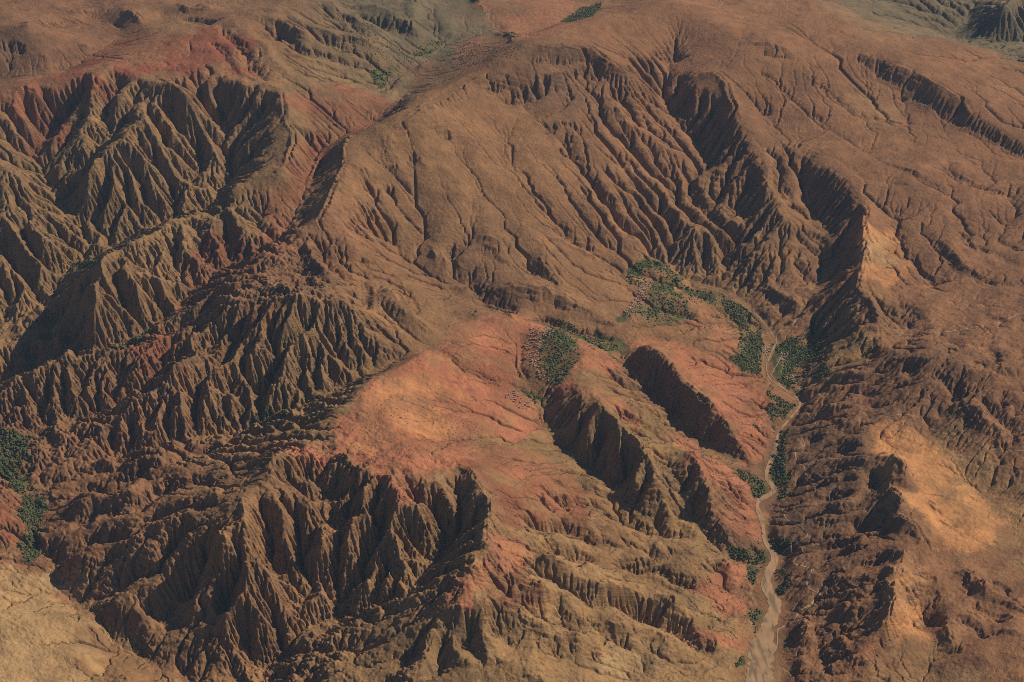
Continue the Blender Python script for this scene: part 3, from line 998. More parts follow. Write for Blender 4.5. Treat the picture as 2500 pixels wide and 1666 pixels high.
def rock_material():
    m = bpy.data.materials.new("dry_hills")
    m.use_nodes = True
    N, L = m.node_tree.nodes, m.node_tree.links
    b = N["Principled BSDF"]
    b.inputs["Roughness"].default_value = 0.95
    b.inputs["Specular IOR Level"].default_value = 0.1
    at = N.new("ShaderNodeVertexColor"); at.layer_name = "rock_color"
    geo = N.new("ShaderNodeNewGeometry")
    def nz(scale, detail, rough=0.6, vec=None, dist=0.0):
        n = N.new("ShaderNodeTexNoise"); n.inputs["Scale"].default_value = scale
        n.inputs["Detail"].default_value = detail; n.inputs["Roughness"].default_value = rough
        n.inputs["Distortion"].default_value = dist
        L.new(vec or geo.outputs["Position"], n.inputs["Vector"]); return n
    def ramp(src, stops):
        r = N.new("ShaderNodeValToRGB"); e = r.color_ramp.elements
        e[0].position, e[0].color = stops[0][0], (*stops[0][1],) + (1,)
        e[1].position, e[1].color = stops[-1][0], (*stops[-1][1],) + (1,)
        for p, c in stops[1:-1]:
            q = e.new(p); q.color = (*c, 1)
        L.new(src, r.inputs[0]); return r
    def mul(a, c, fac=1.0):
        x = N.new("ShaderNodeMix"); x.data_type = 'RGBA'; x.blend_type = 'MULTIPLY'
        x.inputs[0].default_value = fac
        L.new(a, x.inputs[6]); L.new(c, x.inputs[7]); return x
    # blotches of soil and scrub
    n1 = nz(0.010, 8, 0.65)
    r1 = ramp(n1.outputs[0], [(0.30, (.78, .78, .80)), (0.48, (1, 1, 1)), (0.68, (1.18, 1.13, 1.04))])
    c = mul(at.outputs[0], r1.outputs[0])
    # tilted beds of rock, seen where the slope is steep
    sep = N.new("ShaderNodeSeparateXYZ"); L.new(geo.outputs["Position"], sep.inputs[0])
    dot = N.new("ShaderNodeVectorMath"); dot.operation = 'DOT_PRODUCT'
    L.new(geo.outputs["Position"], dot.inputs[0]); dot.inputs[1].default_value = (0.20, 0.06, 0.98)
    wob = N.new("ShaderNodeMath"); wob.operation = 'MULTIPLY_ADD'
    nw = nz(0.004, 4)
    L.new(nw.outputs[0], wob.inputs[0]); wob.inputs[1].default_value = 60; L.new(dot.outputs["Value"], wob.inputs[2])
    comb = N.new("ShaderNodeCombineXYZ"); L.new(wob.outputs[0], comb.inputs[2])
    beds = nz(0.11, 6, 0.75, comb.outputs[0])
    nsep = N.new("ShaderNodeSeparateXYZ"); L.new(geo.outputs["Normal"], nsep.inputs[0])
    steep = N.new("ShaderNodeMapRange"); L.new(nsep.outputs[2], steep.inputs[0])
    steep.inputs[1].default_value = 0.90; steep.inputs[2].default_value = 0.72
    steep.inputs[3].default_value = 0.0; steep.inputs[4].default_value = 1.0
    r2 = ramp(beds.outputs[0], [(0.36, (.62, .58, .60)), (0.47, (1, 1, 1)), (0.56, (1.0, .96, .92)), (0.63, (1.35, 1.28, 1.15))])
    x2 = mul(c.outputs[2], r2.outputs[0]); L.new(steep.outputs[0], x2.inputs[0])
    # shrubs and stones: dark and pale specks
    n3 = nz(0.09, 3, 0.7)
    r3 = ramp(n3.outputs[0], [(0.30, (.55, .56, .50)), (0.40, (1, 1, 1)), (0.62, (1, 1, 1)), (0.74, (1.3, 1.25, 1.2))])
    x3 = mul(x2.outputs[2], r3.outputs[0])
    L.new(x3.outputs[2], b.inputs["Base Color"])
    # small relief
    hb = nz(0.05, 9, 0.68)
    bed_h = N.new("ShaderNodeMath"); bed_h.operation = 'MULTIPLY'; L.new(beds.outputs[0], bed_h.inputs[0]); L.new(steep.outputs[0], bed_h.inputs[1])
    ad = N.new("ShaderNodeMath"); ad.operation = 'MULTIPLY_ADD'; L.new(bed_h.outputs[0], ad.inputs[0]); ad.inputs[1].default_value = 0.9; L.new(hb.outputs[0], ad.inputs[2])
    bp = N.new("ShaderNodeBump"); bp.inputs["Strength"].default_value = 1.0; bp.inputs["Distance"].default_value = 9.0
    L.new(ad.outputs[0], bp.inputs["Height"]); L.new(bp.outputs[0], b.inputs["Normal"])
    return m
def grid_object(name, X, Y, Z, mat, col=None):
    h, w = Z.shape
    me = bpy.data.meshes.new(name)
    me.vertices.add(h * w)
    co = np.stack([X, Y, Z], -1).astype(np.float32).ravel()
    me.vertices.foreach_set("co", co)
    idx = np.arange(h * w).reshape(h, w)
    q = np.stack([idx[:-1, :-1], idx[:-1, 1:], idx[1:, 1:], idx[1:, :-1]], -1).reshape(-1, 4).astype(np.int32)
    me.loops.add(q.size); me.loops.foreach_set("vertex_index", q.ravel())
    me.polygons.add(len(q))
    me.polygons.foreach_set("loop_start", np.arange(0, q.size, 4, dtype=np.int32))
    me.update(calc_edges=True)
    me.polygons.foreach_set("use_smooth", np.ones(len(q), dtype=bool))
    if col is not None:
        at = me.color_attributes.new("rock_color", 'FLOAT_COLOR', 'POINT')
        c = np.concatenate([col.reshape(-1, 3), np.ones((h * w, 1))], 1).astype(np.float32)
        at.data.foreach_set("color", c.ravel())
    me.materials.append(mat)
    o = bpy.data.objects.new(name, me)
    scene.collection.objects.link(o)
    return o
g = grid_object("ground", Xg, Yg, Z, rock_material(), COL); g["kind"]="structure"
g["label"] = "dry gullied mountains of brown, tan and red rock"
def outer_hills():
    """the same country carried on past the surveyed block, coarser"""
    x = np.arange(-29000, 29001, 200.0); y = np.arange(-19000, 39001, 200.0)
    X, Y = np.meshgrid(x, y)
    Yc = np.clip(Y, math.exp(V0) + 20, math.exp(V1) - 20)
    Uc = np.clip(X / np.maximum(Yc, 1), U0 + 0.004, U1 - 0.004)
    inside = (Y > math.exp(V0) + 10) & (Y < math.exp(V1) - 10) & (np.abs(X / np.maximum(Y, 1)) < U1 - 0.006)
    h = height_at(blur(Z, 12), Uc * Yc, Yc)
    d = np.clip(np.hypot(X - Uc * Yc, Y - Yc) / 2500, 0, 1)
    n = fbm(12, 61, 3, 0.5, X.shape) * 170 + 330
    H = h * (1 - d) + (n + 300 * np.clip((Y - 6000) / 8000, 0, 1)) * d
    H = H + d * 60 * fbm(4, 62, 2, 0.6, X.shape)
    H = np.where(inside, -260.0, H - 12)
    c = np.ones(X.shape + (3,)) * PAL['rust'] * (1 + 0.15 * fbm(9, 63, 2, 0.5, X.shape))[..., None]
    o = grid_object("hills", X, Y, H, g.data.materials[0], c)
    tag_kind = o; tag_kind["kind"] = "structure"; tag_kind["label"] = "brown hills rolling on beyond the gullied mountains"
outer_hills()
# ------------------------------------------------------------------ things on the land
def mat_simple(name, col, rough=0.95, var=0.25, scale=0.3):
    m = bpy.data.materials.new(name); m.use_nodes = True
    N, L = m.node_tree.nodes, m.node_tree.links
    b = N["Principled BSDF"]; b.inputs["Roughness"].default_value = rough
    b.inputs["Specular IOR Level"].default_value = 0.15
    g = N.new("ShaderNodeNewGeometry")
    n = N.new("ShaderNodeTexNoise"); n.inputs["Scale"].default_value = scale; n.inputs["Detail"].default_value = 6
    L.new(g.outputs["Position"], n.inputs["Vector"])
    r = N.new("ShaderNodeValToRGB")
    r.color_ramp.elements[0].position = 0.3; r.color_ramp.elements[1].position = 0.7
    r.color_ramp.elements[0].color = (*[c * (1 - var) for c in col], 1)
    r.color_ramp.elements[1].color = (*[c * (1 + var) for c in col], 1)
    L.new(n.outputs[0], r.inputs[0]); L.new(r.outputs[0], b.inputs["Base Color"])
    return m

def tag(o, label, cat=None, group=None, kind=None):
    if label: o["label"] = label
    if cat: o["category"] = cat
    if group: o["group"] = group
    if kind: o["kind"] = kind
    return o

def slope_frame(X, Y, e=3.0):
    hx = (height_at(Z, X + e, Y) - height_at(Z, X - e, Y)) / (2 * e)
    hy = (height_at(Z, X, Y + e) - height_at(Z, X, Y - e)) / (2 * e)
    return hx, hy

def ribbon(name, X, Y, W, lift, mat, across=3, step=6.0, wob=0.0, seed=0):
    """a strip of ground draped on the land"""
    seg = np.concatenate([[0], np.cumsum(np.hypot(np.diff(X), np.diff(Y)))])
    s = np.arange(0, seg[-1], step)
    x, y, w = (np.interp(s, seg, a) for a in (X, Y, W))
    tx, ty = np.gradient(x), np.gradient(y); L = np.hypot(tx, ty) + 1e-9
    nx, ny = -ty / L, tx / L
    r = np.random.default_rng(seed)
    j = blur(r.normal(size=(len(s), 2)), 3) * wob
    P = []
    for k in range(across + 1):
        f = k / across * 2 - 1
        off = w * 0.5 * f * (1 + (j[:, 0] if f < 0 else j[:, 1]) * abs(f))
        P.append((x + nx * off, y + ny * off))
    GX = np.array([p[0] for p in P]); GY = np.array([p[1] for p in P])
    GZ = height_at(Z, GX, GY) + lift
    return grid_object(name, GX, GY, GZ, mat)
# river bed: pale gravel, a little braided
def gravel_material():
    m = mat_simple("river_gravel", (.37, .235, .135), 0.95, 0.16, 0.02)
    N, L = m.node_tree.nodes, m.node_tree.links
    n = N.new("ShaderNodeTexNoise"); n.inputs["Scale"].default_value = 0.03; n.inputs["Detail"].default_value = 7; n.inputs["Distortion"].default_value = 1.2
    g = [x for x in N if x.type == 'NEW_GEOMETRY'][0]
    mp = N.new("ShaderNodeMapping"); mp.inputs["Scale"].default_value = (1.4, 0.25, 1); mp.inputs["Rotation"].default_value = (0, 0, 0.15)
    L.new(g.outputs["Position"], mp.inputs[0]); L.new(mp.outputs[0], n.inputs["Vector"])
    r = N.new("ShaderNodeValToRGB"); e = r.color_ramp.elements
    e[0].position = .40; e[0].color = (.62, .66, .66, 1); e[1].position = .60; e[1].color = (1.15, 1.1, 1.05, 1)
    q = e.new(.47); q.color = (1, 1, 1, 1)
    x = N.new("ShaderNodeMix"); x.data_type = 'RGBA'; x.blend_type = 'MULTIPLY'; x.inputs[0].default_value = 1
    b = N["Principled BSDF"]; src = b.inputs["Base Color"].links[0].from_socket
    L.new(n.outputs[0], r.inputs[0]); L.new(src, x.inputs[6]); L.new(r.outputs[0], x.inputs[7]); L.new(x.outputs[2], b.inputs["Base Color"])
    return m
GRAVEL = gravel_material()
for X, Y, W in RIVERS:
    o = ribbon("riverbed", X, Y, W, 1.2, GRAVEL, 12, 6, 0.35, 4)
    tag(o, "dry pale gravel bed of the river winding up the valley", kind="structure")

TRACKS = """
5.5 1885 1690 1878 1638 1881 1606 1896 1581 1898 1558 1899 1538 1915 1530 1931 1524 1945 1505 1953 1492 1978 1477 1990 1465 2003 1449 1990 1445 1974 1435 1970 1425 1971 1417 1978 1405 1981 1392 1965 1384 1939 1377 1942 1365 1960 1352 1955 1335 1946 1327
4.5 1910 1352 1925 1338 1946 1327 1962 1316 1971 1306 1960 1290 1945 1280 1930 1275 1917 1263 1910 1242
4.5 1989 1215 1990 1200 1985 1185 1975 1176 1967 1170 1966 1158 1964 1142 1952 1132 1942 1115 1946 1098 1964 1088 1958 1072 1949 1060 1962 1052 1981 1044 1992 1030 1985 1022 1974 1015 1979 1000 1978 985 1972 974 1967 962 1953 942
4.5 1953 942 1945 960 1930 958 1905 942 1893 930 1882 915
4.5 1880 925 1889 905 1903 880 1908 862 1900 850 1895 830 1900 815 1925 800 1945 780 1960 740
3.5 2096 1003 2110 1010 2124 1022 2150 1020 2200 1013 2240 1018 2262 1035 2275 1050 2300 1060 2340 1060 2380 1080 2420 1098 2500 1101
4.0 2180 822 2230 817 2290 814 2360 803 2420 792 2450 785 2480 770 2520 760
3.0 2090 843 2130 829 2180 822
3.0 1846 600 1850 580 1862 560 1870 545
3.0 1812 688 1815 700 1840 706 1880 708 1930 712 1990 706
3.0 1420 1610 1500 1600
3.5 2345 15 2380 18
"""
ROADM = mat_simple("pale_dust", (.42, .29, .185), 0.95, 0.12, 0.1)
for k, ln in enumerate(TRACKS.strip().splitlines()[:10]):
    a = list(map(float, ln.split())); P = smooth_line(np.array(a[1:]).reshape(-1, 2), 5)
    X, Y = cast(Z, P[:, 0], P[:, 1], 1500)
    o = ribbon("dirt_track", X, Y, np.full(len(X), a[0]), 0.9, ROADM, 3, 3.0, 0.25, k)
    tag(o, ["pale dirt road following the right bank of the riverbed", "dirt track looping above the small hamlet", "winding dirt track on the slope right of the green valley floor",
            "short dirt track curving along the river bend", "dirt lane crossing the large green oasis", "thin dirt path contouring the hill on the right",
            "dirt road crossing the high saddle on the right", "dirt path climbing to the saddle from the cliff", "footpath on the brown hills above the oasis",
            "footpath crossing below the dark cliff"][k], kind="structure")

# ---------------------------------------------------------------- orchards, trees, scrub
def crown_mesh(r, h, seed, squash=1.0):
    """leaf clumps spread through an uneven crown"""
    g = np.random.default_rng(seed)
    bm = bmesh.new()
    n = 7
    for k in range(n):
        a = g.random() * 6.283; d = r * 0.55 * math.sqrt(g.random())
        c = (d * math.cos(a), d * math.sin(a), h * (0.45 + 0.4 * g.random()))
        rr = r * (0.38 + 0.3 * g.random())
        res = bmesh.ops.create_icosphere(bm, subdivisions=1, radius=rr)
        for v in res['verts']:
            f = 1 + 0.35 * (g.random() - 0.5)
            v.co = Vector((c[0] + v.co.x * f, c[1] + v.co.y * f, c[2] + v.co.z * f * squash))
    me = bpy.data.meshes.new("crown"); bm.to_mesh(me); bm.free()
    return me

def blob_arrays(r, h, seed):
    me = crown_mesh(r, h, seed)
    v = np.array([x.co[:] for x in me.vertices]); f = np.array([p.vertices[:] for p in me.polygons])
    bpy.data.meshes.remove(me)
    return v, f

def clump_arrays(seed):
    """one light leaf clump, 20 faces"""
    g = np.random.default_rng(seed); bm = bmesh.new()
    res = bmesh.ops.create_icosphere(bm, subdivisions=1, radius=1.0)
    for v in bm.verts: v.co *= 1 + 0.5 * (g.random() - 0.5)
    v = np.array([x.co[:] for x in bm.verts]); bm.verts.index_update()
    f = np.array([[q.index for q in p.verts] for p in bm.faces]); bm.free()
    return v, f

def scatter_mesh(name, X, Y, R, H, mats, seed, protos, sink=0.25):
    g = np.random.default_rng(seed)
    n = len(X); zz = height_at(Z, X, Y)
    V, F, M, off = [], [], [], 0
    which = g.integers(0, len(protos), n); ang = g.random(n) * 6.283
    for p, (pv, pf) in enumerate(protos):
        s = np.where(which == p)[0]
        if not len(s): continue
        c, sn = np.cos(ang[s])[:, None], np.sin(ang[s])[:, None]
        x = (pv[None, :, 0] * c - pv[None, :, 1] * sn) * R[s][:, None] + X[s][:, None]
        y = (pv[None, :, 0] * sn + pv[None, :, 1] * c) * R[s][:, None] + Y[s][:, None]
        z = pv[None, :, 2] * H[s][:, None] + (zz[s] + H[s] * (1 - sink) * 0.6)[:, None]
        V.append(np.stack([x, y, z], -1).reshape(-1, 3))
        F.append((pf[None] + (np.arange(len(s)) * len(pv))[:, None, None] + off).reshape(-1, 3))
        M.append(np.repeat(g.integers(0, len(mats), len(s)), len(pf)))
        off += len(s) * len(pv)
    V = np.concatenate(V).astype(np.float32); F = np.concatenate(F).astype(np.int32); M = np.concatenate(M).astype(np.int32)
    me = bpy.data.meshes.new(name)
    me.vertices.add(len(V)); me.vertices.foreach_set("co", V.ravel())
    me.loops.add(F.size); me.loops.foreach_set("vertex_index", F.ravel())
    me.polygons.add(len(F)); me.polygons.foreach_set("loop_start", np.arange(0, F.size, 3, dtype=np.int32))
    me.polygons.foreach_set("material_index", M)
    me.update(calc_edges=True)
    for m in mats: me.materials.append(m)
    o = bpy.data.objects.new(name, me); scene.collection.objects.link(o)
    return o

LEAF = [mat_simple("leaf_dark", (.065, .08, .032), 0.9, 0.35, 0.05), mat_simple("leaf_mid", (.11, .12, .045), 0.9, 0.35, 0.05),
        mat_simple("leaf_olive", (.13, .14, .055), 0.9, 0.3, 0.05), mat_simple("leaf_blue", (.07, .09, .045), 0.9, 0.3, 0.05)]
CLUMPS = [clump_arrays(s) for s in range(5)]

def random_in(px, spacing, seed, keep=1.0):
    """scatter positions inside an outline of the survey photograph; returns world X, Y"""
    P = np.array(px, float).reshape(-1, 2)
    X, Y = cast(ZB, P[:, 0], P[:, 1], 600)
    g = np.random.default_rng(seed)
    area = (X.max() - X.min()) * (Y.max() - Y.min())
    n = int(min(60000, area / spacing ** 2))
    x = X.min() + g.random(n) * (X.max() - X.min()); y = Y.min() + g.random(n) * (Y.max() - Y.min())
    fi, fj = grid_pos(x, y)
    wx = bil(WARP[0], fi, fj) * 9; wy = bil(WARP[1], fi, fj) * 9
    ins = np.zeros(n, bool); a, b = x + wx, y + wy
    dens = np.clip(0.8 + 0.6 * bil(WARP[0], fi * 1.0, fj), 0.15, 1)
    for k in range(len(X)):
        x1, y1, x2, y2 = X[k], Y[k], X[(k + 1) % len(X)], Y[(k + 1) % len(X)]
        if y1 == y2: continue
        ins ^= ((b < y1) != (b < y2)) & (a < (x2 - x1) * (b - y1) / (y2 - y1) + x1)
    ins &= g.random(n) < keep * (dens if keep < 1 else 1)
    return x[ins], y[ins]

def off_river(x, y, extra=5):
    ok = np.ones(len(x), bool)
    for X, Y, W in RIVERS:
        for k in range(0, len(X)):
            ok &= np.hypot(x - X[k], y - Y[k]) > W[k] * 0.5 + extra
    return ok

GROVES = [
 ("1540 660 1590 642 1640 652 1668 682 1640 698 1600 690 1560 700 1530 690", .45, "loose trees at the upper edge of the green terraces below the brown hills"),
 ("1590 700 1640 700 1690 758 1705 775 1650 780 1600 800 1545 790 1520 772 1560 740", .28, "scattered trees and hedges over the largest green terraces"),
 ("1360 808 1400 830 1422 868 1395 905 1370 938 1340 938 1318 900 1310 872 1335 840", .30, "trees and hedges on the green terrace of the pink rock shelf"),
 ("1272 942 1330 982 1322 1000 1290 985", .7, "narrow strip of trees beside the deep canyon mouth"),
 ("1885 838 1965 812 2000 850 2030 905 1990 918 1962 930 1962 958 1935 950 1900 930 1925 880", .85, "dense dark grove right of the riverbed in the big oasis"),
 ("1752 715 1800 735 1850 780 1870 840 1866 925 1825 915 1782 882 1805 830 1795 790 1762 745", .7, "long dark grove left of the upper river"),
 ("1872 950 1945 992 1900 1040 1886 1065 1874 1010", .8, "grove inside the river bend below the oasis"),
 ("0 1050 40 1055 78 1062 72 1110 92 1130 66 1170 105 1210 130 1240 100 1290 108 1345 70 1370 45 1330 58 1280 52 1220 20 1170 0 1150", .75, "dark grove filling the valley floor at the left edge"),
 ("605 1035 640 1000 690 998 705 1014 640 1045 600 1060", .7, "dark thicket at the foot of the fluted hills"),
 ("150 640 230 630 250 640 180 660", .6, "thin strip of trees in the upper left valley"),
 ("250 855 320 830 372 800 362 820 300 850 230 868", .6, "narrow line of trees along the left stream"),
 ("1889 1110 1915 1110 1935 1165 1930 1215 1902 1218 1884 1165", .85, "grove on the right bank where the river narrows"),
 ("1805 1140 1840 1160 1868 1190 1868 1212 1845 1222 1835 1180 1808 1168", .85, "grove on the left bank below the last pink ridge"),
 ("1878 1316 1900 1322 1942 1316 1938 1332 1905 1347 1884 1338", .85, "crescent grove on the inside of the sharp river bend"),
 ("1770 1342 1850 1352 1870 1345 1872 1370 1855 1390 1838 1382 1800 1368", .9, "round grove on the left bank above the hamlet"),
 ("1890 1392 1920 1400 1937 1435 1912 1450 1890 1432", .85, "round grove on the right bank by the loop road"),
 ("1825 1385 1853 1395 1853 1432 1828 1412", .6, "small grove on the left bank beside the pink outcrops"),
 ("1832 1478 1862 1490 1850 1530 1836 1552 1828 1530", .6, "scattered trees on the left bank where the riverbed widens"),
 ("1798 1612 1814 1600 1812 1628 1798 1642", .8, "lowest clump of trees on the left of the wide riverbed"),
 ("1330 770 1400 790 1470 832 1520 850 1500 862 1440 845 1380 812", .35, "thin trees down the shaded ravine behind the rock shelf"),
 ("1420 20 1470 5 1450 40 1400 55 1370 52", .5, "green grove in the far valley at the top"),
 ("1030 90 1090 100 1060 130 1015 140", .3, "faint trees along the far valley stream"),
 ("900 170 960 160 950 200 930 220", .3, "faint grove beside the far side valley"),
 ("1660 690 1720 710 1765 728 1745 762 1690 722", .3, "thin trees between the terraces and the upper river"),
 ("1900 1045 1928 1050 1918 1090 1908 1112 1895 1100", .7, "narrow grove on the right bank below the oasis"),
 ("1850 1275 1862 1300 1868 1320 1845 1340 1838 1310", .5, "sparse trees on the left bank above the sharp bend"),
 ("1985 760 2010 790 2020 830 2000 850 1975 815", .5, "thin trees along the foot of the dark cliff"),
 ("2320 640 2335 640 2335 652 2322 652", .7, "tiny dark grove alone on the right hillside"),
]
groveX, groveY = [], []
for k, (px, keep, lab) in enumerate(GROVES):
    if not lab: continue
    x, y = random_in(list(map(float, px.split())), 5.6, 1000 + k, keep)
    ok = off_river(x, y); x, y = x[ok], y[ok]
    if len(x) < 5: continue
    g = np.random.default_rng(50 + k)
    R = np.clip(g.lognormal(1.15, 0.38, len(x)), 1.5, 7); H = R * g.uniform(0.8, 1.2, len(x))
    if k in (13, 14, 15, 11, 12):
        groveX.append(x[:60]); groveY.append(y[:60])
        x, y, R, H = x[60:], y[60:], R[60:], H[60:]
        if len(x) < 5: continue
    o = scatter_mesh("grove", x, y, R, H, LEAF, 70 + k, CLUMPS)
    tag(o, lab, kind="stuff")

# single trees that can be told apart as crowns: riverside groves nearest the viewer
BARK = mat_simple("bark", (.10, .075, .055), 0.95, 0.2, 2.0)
def trunk_mesh(r, h):
    bm = bmesh.new()
    bmesh.ops.create_cone(bm, cap_ends=True, segments=6, radius1=r, radius2=r * 0.5, depth=h)
    for v in bm.verts: v.co.z += h / 2 - 0.6
    for a in (0.4, 2.5, 4.6):
        res = bmesh.ops.create_cone(bm, cap_ends=True, segments=5, radius1=r * 0.4, radius2=r * 0.15, depth=h * 0.6)
        for v in res['verts']:
            t = (v.co.z / (h * 0.6) + 0.5)
            v.co.x += math.cos(a) * t * h * 0.35; v.co.y += math.sin(a) * t * h * 0.35
            v.co.z += h * 0.85
    me = bpy.data.meshes.new("trunk"); bm.to_mesh(me); bm.free(); me.materials.append(BARK)
    return me
tree_kinds = []
for k in range(4):
    cm = crown_mesh(4.6 + 0.3 * k, 8.0 + 0.5 * k, 20 + k); cm.materials.append(LEAF[k]); tm = trunk_mesh(0.35, 4.0)
    root = bpy.data.objects.new("broadleaf_tree", None)
    cr = bpy.data.objects.new("crown", cm); cr.parent = root
    tr = bpy.data.objects.new("trunk", tm); tr.parent = root
    tree_kinds.append((root, cr, tr))
def place_words(x, y):
    """where each of several spots lies among its neighbours, as seen from the survey flight"""
    x, y = np.asarray(x), np.asarray(y)
    zz = height_at(Z, x, y) - CAM_H
    dep = y * CP - zz * SP
    u, v = x / dep, (y * SP + zz * CP) / dep
    fu = (u - u.min()) / (np.ptp(u) + 1e-9); fv = (v - v.min()) / (np.ptp(v) + 1e-9)
    out = []
    for a, b in zip(fu, fv):
        if b > 0.999: out.append("at the topmost tip"); continue
        if b < 0.001: out.append("at the lowest tip"); continue
        if a < 0.001: out.append("at the leftmost edge"); continue
        if a > 0.999: out.append("at the rightmost edge"); continue
        r = ["lower", "middle", "upper"][int(min(2, b * 3))]; c = ["left", "centre", "right"][int(min(2, a * 3))]
        out.append("in the centre" if (r, c) == ("middle", "centre") else "on the %s side" % c if r == "middle"
                   else "in the %s middle" % r if c == "centre" else "in the %s %s" % (r, c))
    return out
def put_tree(k, x, y, s, rz, label, group):
    root, cr, tr = tree_kinds[k]
    r = root.copy(); scene.collection.objects.link(r)
    r.location = (x, y, float(height_at(Z, x, y)) - 0.1); r.scale = (s, s, s); r.rotation_euler = (0, 0, rz)
    for c in (cr, tr):
        d = c.copy(); scene.collection.objects.link(d); d.parent = r
    tag(r, label, "tree", group)
labs = {11: "right bank grove where river narrows", 12: "left bank grove below pink ridge",
        13: "crescent grove at river bend", 14: "round left bank grove", 15: "round right bank grove"}
TONE = ["very dark", "mid green", "olive", "bluish"]
g = np.random.default_rng(3)
for (gx, gy), key in zip(zip(groveX, groveY), (11, 12, 13, 14, 15)):
    for x, y, w in zip(gx, gy, place_words(gx, gy)):
        k, s = int(g.integers(0, 4)), float(g.uniform(0.75, 1.25))
        lab = "%s %s tree %s of %s" % ("small" if s < 0.9 else "large" if s > 1.1 else "broad", TONE[k], w, labs[key])
        put_tree(k, float(x), float(y), s, float(g.random() * 6.28), lab, "trees of the " + labs[key])

# dark scrub and stones dotted over the dry slopes
SCRUB = [
 ("860 60 1060 110 1060 150 950 160 860 120", 16, "dark shrubs dotted over the far olive slopes at the top"),
 ("1120 85 1280 110 1260 150 1130 170 1080 150", 12, "shrubs dotted over the far pink hill"),
 ("520 1120 640 1090 700 1095 820 1090 830 1150 700 1130 600 1160 540 1150", 9, "dark shrubs along the crest of the red summit"),
 ("820 1040 1000 960 1180 1040 1200 1120 1000 1180 860 1140", 14, "dark shrubs dotted over the pink rock slab"),
 ("1060 860 1180 800 1260 860 1260 960 1180 930 1110 890", 14, "shrubs dotted over the red slope beside the canyon"),
 ("1800 1000 1870 1040 1870 1110 1810 1090", 9, "shrubs and stones on the last pink slope above the river"),
 ("1910 1100 2060 1100 2060 1600 1900 1600 1900 1480 1940 1300", 17, "dark shrubs dotted over the gullied slope right of the river"),
 ("0 470 150 520 250 600 120 640 0 600", 20, "dark shrubs dotted over the tan slope at the left edge"),
 ("1670 700 1800 760 1850 860 1760 850 1640 790", 14, "shrubs dotted over the stony slope above the river groves"),
 ("1700 1100 1800 1150 1860 1250 1850 1330 1790 1290 1710 1140", 12, "shrubs dotted over the pink rock left of the river"),
 ("1680 1360 1830 1370 1840 1560 1700 1560", 12, "shrubs dotted over the pink outcrops left of the wide riverbed"),
]
SCR = [mat_simple("scrub_dark", (.075, .07, .045), 0.95, 0.3, 0.05), mat_simple("scrub_olive", (.10, .10, .055), 0.95, 0.3, 0.05)]
for k, (px, sp, lab) in enumerate(SCRUB):
    x, y = random_in(list(map(float, px.split())), sp, 2000 + k, 0.5)
    fi, fj = grid_pos(x, y); ok = (bil(WARP[0], fi, fj) > -0.5) & off_river(x, y, 8); x, y = x[ok], y[ok]
    if len(x) < 5: continue
    g = np.random.default_rng(k)
    R = g.uniform(1.0, 2.4, len(x)) * (1 + (y > 7000) * 0.8)
    o = scatter_mesh("shrubs", x, y, R, R * 0.8, SCR, 170 + k, CLUMPS)
    tag(o, lab, kind="stuff")

# ---------------------------------------------------------------- villages
MUD = [mat_simple("mud_plaster", (.37, .225, .145), 0.9, 0.12, 0.2), mat_simple("pale_plaster", (.47, .33, .23), 0.9, 0.1, 0.2),
       mat_simple("red_mud", (.36, .19, .13), 0.9, 0.12, 0.2), mat_simple("white_plaster", (.80, .74, .64), 0.85, 0.05, 0.2)]
ROOFM = mat_simple("earth_roof", (.42, .28, .19), 0.95, 0.15, 0.3)
DOORM = mat_simple("dark_opening", (.06, .045, .035), 0.8, 0.1, 1)
def house_mesh(seed, w, d, h):
    """flat roofed house: walls with parapet, roof sunk behind it, door and small windows, a lower side room"""
    g = np.random.default_rng(seed); bm = bmesh.new()
    def box(x0, x1, y0, y1, z0, z1, mi):
        v = [bm.verts.new((x, y, z)) for z in (z0, z1) for y in (y0, y1) for x in (x0, x1)]
        for f in ((0, 2, 3, 1), (4, 5, 7, 6), (0, 1, 5, 4), (2, 6, 7, 3), (0, 4, 6, 2), (1, 3, 7, 5)):
            q = bm.faces.new([v[i] for i in f]); q.material_index = mi
    def room(x0, x1, y0, y1, h):
        t, p = 0.35, 0.6
        box(x0, x1, y0, y1, -5, h - p, 0)
        box(x0 + t, x1 - t, y0 + t, y1 - t, h - p, h - p + 0.12, 1)
        box(x0, x1, y0, y0 + t, h - p, h, 0); box(x0, x1, y1 - t, y1, h - p, h, 0)
        box(x0, x0 + t, y0 + t, y1 - t, h - p, h, 0); box(x1 - t, x1, y0 + t, y1 - t, h - p, h, 0)
    room(-w / 2, w / 2, -d / 2, d / 2, h)
    sw = w * g.uniform(0.4, 0.6)
    room(w / 2, w / 2 + sw, -d / 2, d * g.uniform(0, 0.3), h * 0.62)
    box(-0.6, 0.6, -d / 2 - 0.05, -d / 2, 0.0, 2.1, 2)
    for k in (-1, 1):
        box(k * w * 0.3 - 0.4, k * w * 0.3 + 0.4, -d / 2 - 0.05, -d / 2, 1.2, 2.2, 2)
    me = bpy.data.meshes.new("mud_house"); bm.normal_update(); bm.to_mesh(me); bm.free()
    return me
HOUSES = []
HTONE = ["brown mud", "pale", "red mud", "tall brown", "long pale", "squat red", "low brown", "white"]
for k in range(8):
    g = np.random.default_rng(400 + k)
    me = house_mesh(k, g.uniform(7, 12), g.uniform(6, 9), g.uniform(3.6, 6.5))
    me.materials.append(MUD[[0, 1, 2, 0, 1, 2, 0, 3][k]]); me.materials.append([ROOFM, MUD[0], MUD[1]][k % 3]); me.materials.append(DOORM)
    HOUSES.append(me)
